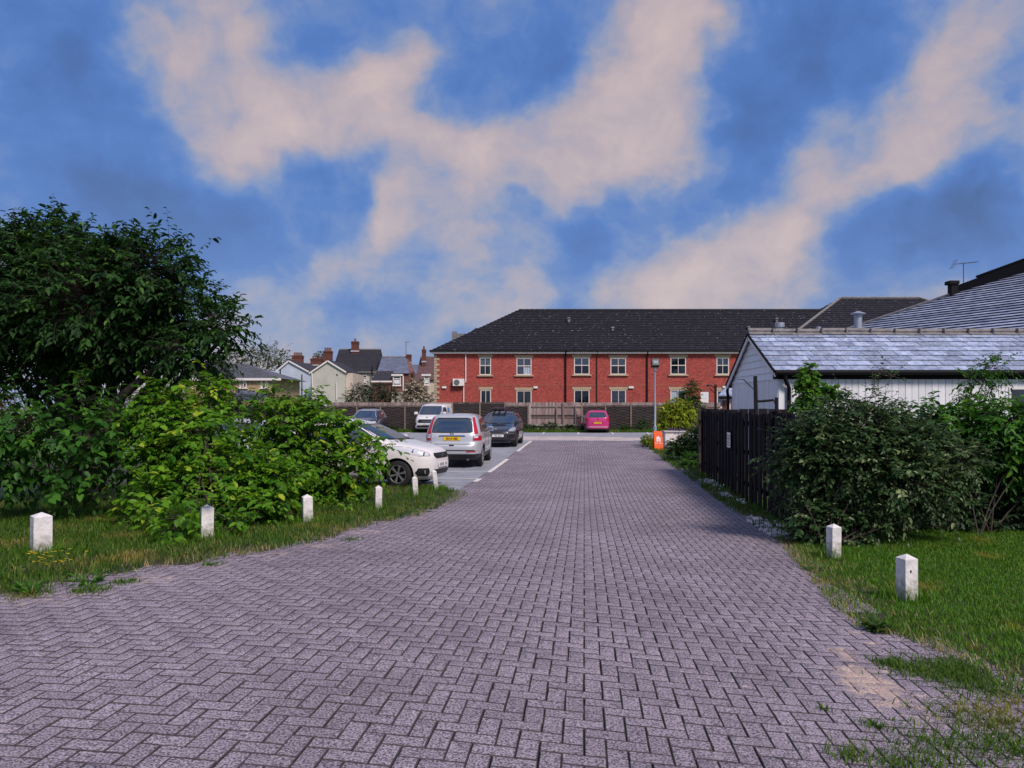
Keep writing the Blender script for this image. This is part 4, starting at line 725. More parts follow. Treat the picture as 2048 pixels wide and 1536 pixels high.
    m = MB(); m.tube([(20.6,60.9,6.05),(29.5,68.3,CZ+(HY-597)/F*68.3+.05),(36.6,68.3,CZ+(HY-597)/F*68.3+.05),(46,61,6.05)], .12, 6); m.build('ridge_tiles', MT['ridge'], r2)
    m = MB(); m.box((33, 68.4, 3), (24, 14, 6)); m.build('side_wall', MT['brickred'], B)
    zr = CZ+(HY-656)/F*71; w = MB(); xx = lambda px: (px-CX)/F*71
    w.add([(xx(890),66,6.2),(xx(1010),66,6.2),(xx(1010),76,6.2),(xx(890),76,6.2),(xx(951),71,zr),(xx(1000),71,zr)], [(0,1,5,4),(1,2,5),(2,3,4,5),(3,0,4),(3,2,1,0)]); w.build('roof', MT['tile2'], B)
    m = MB(); q = P(909,676,73); m.box((q.x, q.y, q.z-.6), (.55, .6, 2.4), taper=.8); m.box((q.x+.9, q.y, q.z-.4), (1.2, .5, 1.6)); m.build('chimney', MT['ridge'], B)
    for o in set(bpy.data.objects)-kids0:
        if o.parent is B: o.location = (0, -Y, 0)
    # things fixed to the wall
    A = empty('air_conditioner', (X(917.5), Y-.2, Z(765)), 0, 'white air conditioning unit on the brick wall near its left corner', 'air conditioner')
    m = MB(); m.box((0,0,0), (.93,.36,.58), bev=.02); m.build('casing', MT['fascia'], A)
    m = MB(); m.lathe([(.235,-.002),(.235,.02),(.18,.025),(.17,.005),(.0,.005)], 28, 'Y', (-.14,-.20,0)); m.build('fan_grille', M('fan_grey', (.16,.17,.18), rough=.5), A)
    m = MB(); [m.box((-.14,-.215,z), (2*math.sqrt(max(.0,.21**2-z*z)),.012,.012)) for z in np.linspace(-.18,.18,7)]; m.build('guard', M('guard_grey', (.3,.3,.31)), A)
    m = MB(); [m.box((x,.02,-.33), (.04,.36,.08)) for x in (-.34,.34)]; m.build('bracket', MT['black'], A)
    for i, (px, py, s, lb) in enumerate(((888.5,775,.36,'white oval wall lamp next to the quoined corner'),(1071,775,.36,'white oval wall lamp right of the second lower window'),(1262,775,.42,'white oval wall lamp beside the fourth lower window'),(1449,774.5,.38,'white oval wall lamp above the porch by the barn'))):
        L_ = empty('wall_lamp', (X(px), Y-.03, Z(py)), 0, lb, 'lamp', 'oval lamps on the brick wall'); m = MB(); m.box((0,-.05,0), (s,.10,.17), bev=.045); m.build('diffuser', MT['fascia'], L_, smooth=40); m = MB(); m.box((0,.008,0), (s+.05,.03,.2), bev=.012); m.build('base', MT['ridge'], L_)
def clip_poly(poly, f):
    out = []
    for i, p in enumerate(poly):
        q = poly[(i+1) % len(poly)]; a, b = f(p), f(q)
        if a >= 0: out.append(p)
        if a*b < 0: out.append(p+(q-p)*(a/(a-b)))
    return out
def barn():
    x0, x1, y0, y1 = 7.71, 19.0, 22.0, 26.6; ze, zf, yr = 2.66, 2.45, 24.35; zr = 3.95
    B = empty('barn', (x0, y0, 0), 0, 'white boarded barn with a weathered slate roof behind the black fence', 'barn'); O = Vector((x0, y0, 0))
    def part(m, name, mat, par=B, **k):
        m.v = [tuple(Vector(p)-O) for p in m.v] if par is B else m.v; return m.build(name, MT[mat], par, **k)
    g = float(gz(12, 22))-.05
    m = MB(); m.prism([(x0+.03,y0+.03,g),(x0+.03,y1-.03,g),(x0+.03,y1-.03,zf-.1),(x0+.03,yr,zr-.12),(x0+.03,y0+.03,ze-.1)], (x1-x0-.06,0,0)); part(m, 'wall', 'weather')
    w = .193; n = int((x1-x0)/w)
    for i in range(n):
        m = MB(); xx = x0+w*(i+.5); m.box((xx, y0, (g+ze-.06)/2), (w-.014, .034+.006*(i % 2), ze-.06-g)); part(m, 'board', 'weather')
    w = .152; n = int((y1-y0)/w)
    for i in range(n):
        m = MB(); m.box((x0, y0+w*(i+.5), (g+2.42)/2), (.036+.005*(i % 2), w-.010, 2.42-g)); part(m, 'board', 'weather')
    for k in range(7):
        z = 2.42+k*.215
        def yl(zz): return yr+max(0, (zr-.06-zz)/(zr-zf))*(y1-yr) , yr-max(0, (zr-.06-zz)/(zr-ze))*(yr-y0)
        a, b = yl(z), yl(min(z+.23, zr-.08)); a = (min(a[0], y1-.02), max(a[1], y0+.02)); b = (min(b[0], y1-.02), max(b[1], y0+.02)); m = MB()
        m.add([(x0-.045,a[0],z),(x0-.045,a[1],z),(x0-.012,b[1],z+.225),(x0-.012,b[0],z+.225),(x0+.02,a[0],z),(x0+.02,a[1],z),(x0+.02,b[1],z+.225),(x0+.02,b[0],z+.225)], [(0,1,2,3),(4,7,6,5),(0,4,5,1),(1,5,6,2),(2,6,7,3),(3,7,4,0)])
        if z+.1 < zr-.1: part(m, 'weatherboard', 'weather')
    # roof: base deck, slates laid one by one on the near slope, ridge tiles, verge and gutters
    er, ef = Vector((0, y0-.17, ze-.03)), Vector((0, y1+.2, zf-.06)); R0 = Vector((0, yr, zr)); xa, xb = x0-.16, x1
    m = MB(); m.prism([(xa+.02,er.y,er.z),(xa+.02,yr,zr),(xa+.02,ef.y,ef.z),(xa+.02,ef.y,ef.z-.05),(xa+.02,yr,zr-.09),(xa+.02,er.y,er.z-.05)], (xb-xa,0,0)); rf = part(m, 'roof', 'slate')
    sl = (R0-er); Ls = sl.length; sv = sl.normalized(); nv = Vector((0, -sv.z, sv.y)); ga = Ls/8
    me = bpy.data.meshes.new('slate'); b = MB(); b.box((0,0,0), (.490, ga*1.07, .030)); me.from_pydata(b.v, [], b.f); me.materials.append(MT['slate']); me.materials.append(MT['slateshade']); me.polygons.foreach_set('material_index', [0,0,1,1,1,1]); ang = math.atan2(sv.z, sv.y)  # edge faces near black: shadow between the slates painted on
    for k in range(8):
        nx = int((xb-xa)/.502); off = .25*(k % 2)
        for i in range(nx+1):
            cx = xa+.25+i*.502+off-.25
            if cx-.25 < xa-.01 or cx > xb-.3: continue
            c = er+sv*(ga*(k+.5))+nv*(.028+random.uniform(-.002, .004)); o = bpy.data.objects.new('slate', me); o.location = Vector((cx, c.y, c.z))-O; o.rotation_euler = (ang-.058+random.gauss(0, .004), random.gauss(0, .003), random.gauss(0, .005)); link(o, rf)
        if not off:
            m = MB(); c = er+sv*(ga*(k+.5))+nv*.028; m.box((0,0,0), (.240, ga*1.07, .030)); m.m = [0,0,1,1,1,1]; o = m.build('slate', [MT['slate'], MT['slateshade']], rf); o.location = Vector((xa+.125, c.y, c.z))-O; o.rotation_euler = (ang-.058, 0, 0)  # half slate with the same shadow painted on its edges
    for i in range(int((xb-xa)/.78)):
        m = MB(); cx = xa+.39+i*.78; q = random.uniform(-.015, .015)
        for sgn, t in ((1, ang), (-1, -ang)):
            m.box((cx+random.uniform(-.01,.01), yr-sgn*.10, zr+.02+q), (.77, .25, .035), Matrix.Rotation(t if sgn == 1 else t, 3, 'X'))
        m.tube([(cx-.38, yr, zr+.10+q), (cx+.38, yr, zr+.10+q)], .085, 8); m.box((cx+.385, yr, zr+.08), (.05,.34,.21), bev=.03); part(m, 'ridge_tile', 'ridge', rf).location = -O
    for p, q in ((er, R0), (ef, R0)):
        d = (q-p).normalized(); m = MB(); m.bar((xa+.02, p.y, p.z-.085), (xa+.02, q.y, q.z-.085), .04, .15, up=(0, -d.z, d.y)); part(m, 'bargeboard', 'fascia')
        m = MB(); m.bar((xa-.012, p.y, p.z-.003), (xa-.012, q.y, q.z-.003), .03, .06, up=(0, -d.z, d.y)); part(m, 'verge_trim', 'gutter')
    m = MB(); m.box(((xa+xb)/2, y0-.03, ze-.14), (xb-xa, .05, .2)); part(m, 'fascia', 'gutter')
    m = MB(); m.tube([(xa, y0-.225, ze-.055), (xb, y0-.225, ze-.055)], .075, 8); part(m, 'gutter', 'gutter'); m = MB(); m.tube([(xa, y1+.22, zf-.1), (xb, y1+.22, zf-.1)], .06, 8); part(m, 'gutter', 'gutter')
    m = MB(); m.tube([(x0+.12, y0-.2, ze-.10), (x0+.13, y0-.2, ze-.25), (x0+.28, y0-.09, ze-.5), (x0+.28, y0-.09, g)], .055, 10); part(m, 'downpipe', 'gutter', smooth=40)
    m = MB(); m.tube([(x0-.1, y1+.2, zf-.12), (x0-.12, y1+.18, zf-.3), (x0-.12, y1+.10, zf-.45), (x0-.12, y1+.1, g)], .05, 10); part(m, 'downpipe', 'gutter', smooth=40)
    m = MB(); m.box((x0+2.9, y0-.1, ze-.2), (.14,.12,.10)); part(m, 'bracket', 'gutter')
    q = P(2034,783,22); m = MB(); m.box((q.x+.25, y0-.02, q.z-.3), (1.0,.05,.85)); wd = part(m, 'window', 'fascia'); m = MB(); m.box((q.x+.25, y0-.05, q.z-.3), (.86,.03,.72)); m.v = [tuple(Vector(p)-O) for p in m.v]; m.build('pane', MT['glass'], wd)
    # lean-to porch beyond the gable
    Pn = empty('porch', P(1455,830,28), 0, 'small slate roofed porch beside the barn gable', 'porch'); O2 = Pn.location.copy()
    def pp(m, name, mat, par=Pn): m.v = [tuple(Vector(p)-O2) for p in m.v]; return m.build(name, MT[mat], par)
    q = lambda px, py, Y: P(px, py, Y)
    m = MB(); m.prism([q(1437,793,27.6), q(1480,793,27.6), q(1480,766,29.4), q(1462,768,29.4)], (0,0,.06)); pp(m, 'roof', 'slate'); m = MB(); m.bar(q(1437,795,27.55), q(1480,795,27.55), .05, .1); pp(m, 'fascia', 'gutter')
    m = MB(); m.bar(q(1440,799,27.6), q(1480,799,27.6), .05, .05); pp(m, 'head_rail', 'fascia')
    m = MB(); m.prism([q(1445,800,29.3), q(1482,800,29.3), q(1482,860,29.3), q(1445,860,29.3)], (0,.05,0)); pp(m, 'wall', 'brickdark')
    for px in (1459,1466,1475): m = MB(); m.bar(q(px,800,27.7), q(px,868,27.7), .06, .06); pp(m, 'door_frame', 'fascia')
    # vent stacks
    for px, pt, pb, Y, lb in ((1559.5,646,668,29,'short galvanised flue with a square cap above the barn ridge'),(1716,622,664,32,'tall grey vent stack with a conical cowl above the barn ridge'),(1637,654,668,31,'tiny white vent cap peeping over the barn ridge')):
        t = P(px, pt, Y); bz = P(px, pb, Y).z-.5; V_ = empty('vent_stack', (t.x, Y, bz), 0, lb, 'vent'); h = t.z-bz; r = .13 if Y == 29 else (.16 if Y == 32 else .07)
        m = MB(); m.lathe([(r, 0), (r, h-.12)], 16); m.build('pipe', MT['galv'], V_, smooth=40); m = MB()
        if Y == 32: m.lathe([(r*1.9, h-.13), (r*1.9, h-.11), (.03, h)], 16)
        else: m.lathe([(r*1.35, h-.16), (r*1.35, h), (r*1.2, h+.01)], 16)
        m.build('cap', MT['galv'], V_, smooth=30)
def hall():
    e = Vector((-.405, .914, 0)).normalized(); u = Vector((e.y, -e.x, 0)); p30 = R(30); s = u*math.cos(p30)+Vector((0, 0, math.sin(p30))); n = e.cross(s).normalized(); n = n if n.z > 0 else -n
    P0 = P(1690, 663, 34); C0 = Vector((0, 0, CZ))
    def hit(px, py):
        d = Vector(((px-CX)/F, 1, (HY-py)/F)); t = (P0-C0).dot(n)/d.dot(n); return C0+d*t
    H = empty('hall_building', P0.to_2d().to_3d(), 0, 'large grey slated roof rising behind the barn at the right edge', 'building'); O = H.location.copy()
    poly = [hit(*q) for q in ((1600,693),(1690,662),(1906,590),(2060,543),(2180,505),(2180,700))]
    m = MB(); m.prism([p-O for p in poly], -n*.15); rf = m.build('roof', MT['slateg'], H)
    b2 = [p for p in poly]; lo = min((p-P0).dot(s) for p in poly); hi = max((p-P0).dot(s) for p in poly); g = .235; k = lo
    while k < hi:
        q = clip_poly(clip_poly([p.copy() for p in poly], lambda p: (p-P0).dot(s)-k), lambda p: k+g*1.04-(p-P0).dot(s))
        if len(q) > 2:
            m = MB(); top = [p+n*(.055-.045*((p-P0).dot(s)-k)/g)-O for p in q]; m.prism(top, -n*.03, 0, 1)  # sides coloured dark for the shadow line below each course
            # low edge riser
            m.build('slate_course', [MT['slateg'], MT['slateshade']], rf)
        k += g
    a, b = hit(1906,590), hit(2180,505); m = MB(); ex = (b-a); sd_ = u*.35
    m.prism([a-O-Vector((0,0,.3)), b-O-Vector((0,0,.3)), b-O+Vector((0,0,.62)), a-O+Vector((0,0,.34))], sd_); m.build('parapet', MT['gutter'], H)
    m = MB(); m.prism([a+ex*.18-O+Vector((0,0,.42)), b-O+Vector((0,0,.63)), b-O+Vector((0,0,.70)), a+ex*.18-O+Vector((0,0,.50))], sd_*1.1); m.build('coping', MT['gutter'], H)
    m = MB(); m.box(a-O+Vector((0,0,.12)), (.28,.3,.9)); m.box(a-O+Vector((-.04,0,.5)), (.42,.4,.16), bev=.03); m.build('vent_housing', MT['gutter'], H)
    m = MB(); m.tube([hit(1600,693)-O+n*.05, hit(1690,662)-O+n*.05, a-O+n*.05], .07, 6); m.build('hip_tiles', MT['ridge'], H)
    c = P(1850,700,30); m = MB(); m.prism([Vector((p.x, p.y, -.2))-O for p in (poly[0]+u*.3, poly[-1]+u*.3, poly[-1]+u*9, poly[0]+u*9)], (0,0,3.4)); m.build('wall', MT['brickdark'], H)
    t = P(1927, 527, a.y+.3); A = empty('aerial', (t.x, t.y, t.z-1.4), 0, 'television aerial on a mast above the large grey roof', 'aerial'); h = 1.4; mt = M('aerial_metal', (.12,.12,.13), rough=.5, metal=.6)
    m = MB(); m.tube([(0,0,0),(0,0,h)], .018, 8); m.build('mast', mt, A); bm_ = MB(); bx = Vector((.78,-.1,.06)); b0 = Vector((-.38,.05,h-.02)); bm_.bar(b0, b0+bx*1.25, .02); bm_.build('boom', mt, A)
    for i in range(9): m = MB(); q = b0+bx*(.25+.11*i); m.bar(q-Vector((.02,.16,0)), q+Vector((.02,.16,0)), .01); m.build('element', mt, A)
    m = MB(); [m.bar(b0+Vector((.02,y,.0)), b0+Vector((-.02,y,.0))+Vector((.10*sg,0,.20*sg)), .012) for y in (-.12,0,.12) for sg in (-1,1)]; m.build('reflector', mt, A)
def chimney(parent, px0, px1, py0, py1, Y, O, pots=2, mat='brickc', d=.7):
    a, b = P(px0, py1, Y), P(px1, py0, Y); w = b.x-a.x; c = Vector(((a.x+b.x)/2, Y, (a.z+b.z)/2))-O; h = b.z-a.z; m = MB()
    m.box((c.x, c.y, c.z-.5), (w*.9, d, h+1)); m.box((c.x, c.y, c.z+h/2-.12), (w, d+.1, .12)); m.box((c.x, c.y, c.z+h/2-.3), (w*.96, d+.06, .08)); o = m.build('chimney', MT[mat], parent)
    for k in range(pots): m = MB(); m.lathe([(.12,0),(.10,.28),(.13,.30),(.12,.36)], 10, c=(c.x+(k-(pots-1)/2)*w*.8/max(1, pots), c.y, c.z+h/2)); m.build('chimney_pot', MT['pot'], o)
    m = MB(); m.box((c.x, c.y-.02, c.z-h/2+.02), (w*1.05, d+.12, .16)); m.build('flashing', MT['lead'], o)
def small_window(parent, px0, px1, py0, py1, Y, O, cur='net', bars=0):
    a, b = P(px0, py1, Y), P(px1, py0, Y); w, h = b.x-a.x, b.z-a.z; c = (a+b)/2-O; m = MB(); f = .09
    for sx in (-1, 1): m.box((c.x+sx*(w/2-f/2), Y-O.y-.04, c.z), (f,.09,h))
    for z in (c.z+h/2-f/2, c.z-h/2+f/2, c.z+h*.22): m.box((c.x, Y-O.y-.042, z), (w,.085,f))
    wi = m.build('window', MT['upvc'], parent); m = MB(); m.box((c.x, Y-O.y-.015, c.z), (w-.1,.02,h-.1)); m.build('pane', MT['glass'], wi)
    if cur: m = MB(); m.box((c.x, Y-O.y-.03, c.z-h*.1), (w*.7,.012,h*.42)); m.build('curtain', MT[cur], wi)
    m = MB(); m.box((c.x, Y-O.y-.08, c.z-h/2-.04), (w+.16,.2,.07)); m.build('sill', MT['fascia'], wi)
def houses():
    def start(label, Y, px, py=835): H = empty('house', P(px, py, Y), 0, label, 'house', 'houses beyond the far fence'); H.location.z = -.1; return H, H.location.copy()
    def box(H, O, px0, px1, py0, Y, D, mat, name='wall'):
        a, b = P(px0, py0, Y), P(px1, py0, Y); m = MB(); m.box(Vector(((a.x+b.x)/2, Y+D/2, (a.z-.4)/2))-O, (b.x-a.x, D, a.z+.4)); return m.build(name, MT[mat], H)
    def roofX(H, O, e0, e1, pye, r0, r1, pyr, Y, D, mat, n=16, ov=.25, th=.04):
        """ridge across the view: eave pixels e0 e1 pye at Y, ridge pixels at Y+D/2"""
        a, b = P(e0, pye, Y-ov)-O, P(e1, pye, Y-ov)-O; c, d = P(r0, pyr, Y+D/2)-O, P(r1, pyr, Y+D/2)-O; a2, b2 = Vector((a.x, Y+D+ov-O.y, a.z)), Vector((b.x, Y+D+ov-O.y, b.z))
        m = MB(); m.add([a, b, b2, a2, c, d], [(0,1,5,4),(1,2,5),(2,3,4,5),(3,0,4),(3,2,1,0)]); r = m.build('roof', MT[mat], H); course_part('tile_courses', (a, b, c, d, n, th), MT[mat], r)
        m = MB(); m.tube([c+Vector((0,0,.04)), d+Vector((0,0,.04))], .1, 6); m.build('ridge_tiles', MT['ridge'], r); return r
    def gableY(H, O, px0, px1, pye, pxa, pya, Y, D, wall, roof, pye2=None, ov=.15):
        """gable end facing the camera"""
        a, b, t = P(px0, pye, Y), P(px1, pye2 or pye, Y), P(pxa, pya, Y); m = MB(); m.prism([p-O for p in (Vector((a.x, Y, -.4)), Vector((b.x, Y, -.4)), b, t, a)], (0,D,0)); m.build('wall', MT[wall], H)
        for p in (a, b):
            d = (p-t).normalized(); p2 = p+d*.2; nn = Vector((-d.z, 0, d.x)); nn = nn if nn.z > 0 else -nn; m = MB(); m.prism([t-O+Vector((0,-ov,0)), p2-O+Vector((0,-ov,0)), p2-O+nn*.16+Vector((0,-ov,0)), t-O+nn*.16+Vector((0,-ov,0))], (0,D+ov*2,0)); r = m.build('roof', MT[roof], H)
            m = MB(); m.bar(t-O+Vector((0,-ov-.02,.0)), p2-O+Vector((0,-ov-.02,.0)), .05, .16); m.build('bargeboard', MT['fascia'], r)
    # bungalow
    H, O = start('buff brick bungalow with a hipped grey slate roof', 66, 470); box(H, O, 372, 548, 757, 66, 8, 'brickbuff')
    roofX(H, O, 358, 562, 757, 400, 497, 729, 66, 8, 'slated', 14); m = MB(); a, b = P(358,758.5,65.7)-O, P(562,758.5,65.7)-O; m.bar(a, b, .06, .2); m.build('fascia', MT['fascia'], H)
    for px, w in ((377,18),(481,5),(490,8),(524,5),(534,6)): small_window(H, px-w/2, px+w/2, 762, 776, 66, O, None)
    m = MB(); q = P(505,792,64.5)-O; m.box(q, (2.6,.8,.9)); m.build('lean_to', MT['slateb'], H)
    # pale blue gable house with a low flat part at its left
    H, O = start('pale blue rendered house with its gable end to the car park', 86, 590); gableY(H, O, 555, 626, 741, 578, 722, 86, 9, 'renderb', 'tile2', 748); box(H, O, 526, 560, 742, 85.7, 5, 'renderb'); chimney(H, 585, 607, 711, 728, 92, O, 4)
    m = MB(); m.tube([P(561,738,85.6)-O, P(561,800,85.6)-O], .06, 6); m.build('downpipe', MT['gutter'], H); m = MB(); m.tube([P(604,748,85.9)-O, P(604,800,85.9)-O], .05, 6); m.build('downpipe', MT['gutter'], H)
    H, O = start('dark roofed house mostly hidden between two pale gables', 98, 620); box(H, O, 600, 660, 745, 98, 8, 'cream'); roofX(H, O, 596, 664, 746, 600, 660, 728, 98, 8, 'tile2', 12); chimney(H, 621, 645, 717, 731, 101, O, 3)
    # cream gable in front
    H, O = start('grey cream rendered gable house with a chimney on its apex', 82, 655); gableY(H, O, 622, 690, 745, 656, 722, 82, 8, 'render', 'tile2', 743); chimney(H, 647, 665, 702, 727, 84, O, 3)
    box(H, O, 689, 706, 746, 82.6, 6, 'cream', 'side_extension'); m = MB(); m.bar(P(624,746,81.8)-O, P(626,800,81.8)-O, .1); m.build('downpipe', MT['fascia'], H); m = MB(); m.bar(P(673,765,81.9)-O, P(673,800,81.9)-O, .08); m.build('downpipe', MT['fascia'], H)
    m = MB(); m.box(P(674,749.5,81.97)-O, (.16,.04,.12)); m.build('vent', MT['black'], H)
    # dark roofed pair and the slate house
    H, O = start('cream house under a broad black tiled roof with one chimney', 90, 720); box(H, O, 680, 752, 741, 90, 8, 'render'); roofX(H, O, 664, 751, 743, 678, 762, 699.5, 90, 8, 'tile2', 18); chimney(H, 703, 718, 683, 703, 93.5, O, 1); small_window(H, 719, 734, 750, 769, 90, O)
    m = MB(); m.bar(P(664,744,89.7)-O, P(751,744,89.7)-O, .06, .15); m.build('fascia', MT['ridge'], H); m = MB(); m.bar(P(744,732,89.6)-O, P(744,760,89.6)-O, .1); m.build('downpipe', MT['gutter'], H)
    H, O = start('brick house with a blue slate roof and a white framed dormer window', 88, 790); box(H, O, 752, 822, 745, 88, 8, 'brickdark'); roofX(H, O, 753, 818, 747, 764, 814, 714.5, 88, 8, 'slateb', 16); chimney(H, 813, 823, 709, 726, 92, O, 0)
    m = MB(); m.prism([p-O for p in (P(812,747,88.2), P(829,747,88.2), P(817,718,91.5))], (0,.6,0)); m.build('gable', MT['brickdark'], H)
    m = MB(); m.prism([p-O for p in (P(743,762,86.2), P(784,762,86.2), P(787,744,88.1), P(753,744,88.1))], (0,0,.12)); r = m.build('lean_to_roof', MT['tile2'], H); m = MB(); m.bar(P(743,763,86.1)-O, P(784,763,86.1)-O, .06, .18); m.build('fascia', MT['fascia'], r)
    box(H, O, 744, 783, 764, 86.4, 2, 'brickdark', 'lean_to_wall'); box(H, O, 784, 804, 750, 86.2, 2.2, 'brickdark', 'dormer'); small_window(H, 786, 802, 752, 771, 86.2, O); m = MB(); m.bar(P(783,750,86.1)-O, P(806,750,86.1)-O, .2, .2); m.build('dormer_trim', MT['fascia'], H)
    m = MB(); m.bar(P(806.5,752,86)-O, P(806.5,800,86)-O, .12); m.build('downpipe', MT['fascia'], H); box(H, O, 783, 806, 784, 85, 1, 'cream', 'porch_wall')
    m = MB(); q = P(812,684,92)-O; m.tube([q, q-Vector((0,0,2.0))], .03, 5); m.bar(q+Vector((-.1,0,-.02)), q+Vector((.5,0,.0)), .04); [m.bar(q+Vector((x,-.2,0)), q+Vector((x,.2,0)), .03) for x in (0,.15,.3,.45)]; m.build('aerial', MT['black'], H)
    H, O = start('house with a brown tiled roof beside the brick building', 84, 855); box(H, O, 845, 875, 757, 84, 8, 'cream'); roofX(H, O, 830, 900, 760, 841, 890, 714.5, 84, 8, 'tilep', 18); chimney(H, 844, 852, 699, 724, 86.5, O, 1); small_window(H, 848, 859, 752, 770, 83.6, O, 'net'); m = MB(); m.bar(P(843,750,83.5)-O, P(862,750,83.5)-O, .25, .2); m.build('dormer_trim', MT['fascia'], H)
    H, O = start('sliver of dark slate roof between the last two houses', 100, 834); box(H, O, 824, 846, 752, 100, 6, 'brickdark'); roofX(H, O, 822, 850, 753, 824, 848, 731, 100, 6, 'slateb', 10)
# ------------------------------------------------------------------ fences, posts, street furniture
BOLL = [(82,1112),(413,1082),(615,1050),(756,1022),(831,994),(873,980),(1667,1120),(1814,1205)]
def bollards():
    lab = ['white wooden bollard at far left standing apart in the rough grass','white bollard half hidden by the big bright green shrub','white bollard third from left below the shrubs','white bollard fourth from left on the grass before the white hatchback','short leaning white bollard by the front wheel of the white hatchback','tilted white bollard nearest the paving in the left row','white bollard at the foot of the grey green shrub','large white bollard alone on the right lawn']
    yaw = [.75,.5,.45,.35,.3,.2,.22,.20]; tilt = [.01,.02,-.015,.02,-.05,-.13,.012,-.01]; hh = [.47,.45,.455,.45,.44,.47,.455,.46]; ww = [.172,.14,.135,.112,.105,.10,.125,.132]
    for i, (px, py) in enumerate(BOLL):
        g = G(px, py); B = empty('bollard', g, yaw[i], lab[i], 'bollard', 'white bollards along the verges'); B.rotation_euler = (0, tilt[i], yaw[i]); w, h = ww[i], hh[i]; m = MB()
        m.box((0,0,h/2-.1-.025), (w,w,h+.2-.05), bev=.006); m.build('post', MT['bollard'], B)
        m = MB(); a = w/2*.985; z = h-.052; m.add([(-a,-a,z),(a,-a,z),(a,a,z),(-a,a,z),(0,0,h-.012)], [(0,1,4),(1,2,4),(2,3,4),(3,0,4),(3,2,1,0)]); m.build('cap', MT['bollard'], B)
        if i == 7: m = MB(); m.box((-.012,-w/2-.002,h-.16), (.012,.006,.02)); m.build('screw_hole', MT['black'], B)
def picket_fence():
    a0 = 3.30; b0, b1 = 11.5, 21.9; Fn = empty('picket_fence', road(a0, b0), 0, 'tall black picket fence along the right of the driveway', 'fence'); O = Fn.location.copy()
    b = b0; i = 0
    while b < b1:
        p = road(a0, b); h = 1.83+random.uniform(-.03, .03)+(.02*math.sin(i)); w = .205; m = MB(); rot = Matrix.Rotation(-PHI+random.gauss(0, .03), 3, 'Z')
        m.box((0,0,h/2-.02), (.022, w, h), rot); m.box((-.016+.03*(i % 2),0,h/2-.02), (.012, w*.35, h*.995), rot)
        o = m.build('picket', MT['blackwood'], Fn); o.location = p-O+RL*(.03*(i % 2)); o.rotation_euler = (random.gauss(0, .006), random.gauss(0, .006), 0); b += .198; i += 1
    for z in (.35, 1.0, 1.6):
        m = MB(); pts = [road(a0+.05, q)-O+Vector((0,0,z)) for q in np.linspace(b0, b1, 8)]
        for p, q in zip(pts[:-1], pts[1:]): m.bar(p, q, .04, .09)
        m.build('rail', MT['blackwood'], Fn)
    for q in np.arange(b0, b1+.1, 2.62): m = MB(); p = road(a0+.11, q)-O; m.box(p+Vector((0,0,.9)), (.09,.09,1.9)); m.build('post', MT['blackwood'], Fn)
    p = road(a0-.02, b1+.12)-O; m = MB(); m.box(p+Vector((0,0,.9)), (.08,.08,1.86)); m.build('end_post', MT['endpost'], Fn)
    for k in range(9): m = MB(); q = road(a0+.12+k*.27, b1+.18)-O; m.box(q+Vector((0,0,.92)), (.25,.024,1.82+random.uniform(-.03,.03)), Matrix.Rotation(-PHI, 3, 'Z')); m.build('picket', MT['blackwood'], Fn)
    # notice screwed to the pickets
    bq = 17.55; p = road(a0-.05, bq); N_ = empty('notice', Vector((p.x, p.y, p.z+1.18)), 0, 'narrow white notice fixed to the black fence', 'sign'); rz = Matrix.Rotation(-PHI, 3, 'Z')
    m = MB(); m.box((0,0,0), (.014,.36,.34), rz); m.build('board', MT['signwhite'], N_)
    for z, l in ((.10,.24),(.045,.27),(0,.2),(-.055,.25),(-.11,.22)):
        m = MB(); m.box((-.009,0,z), (.004,l,.020), rz); m.build('print_line', MT['letter'], N_)
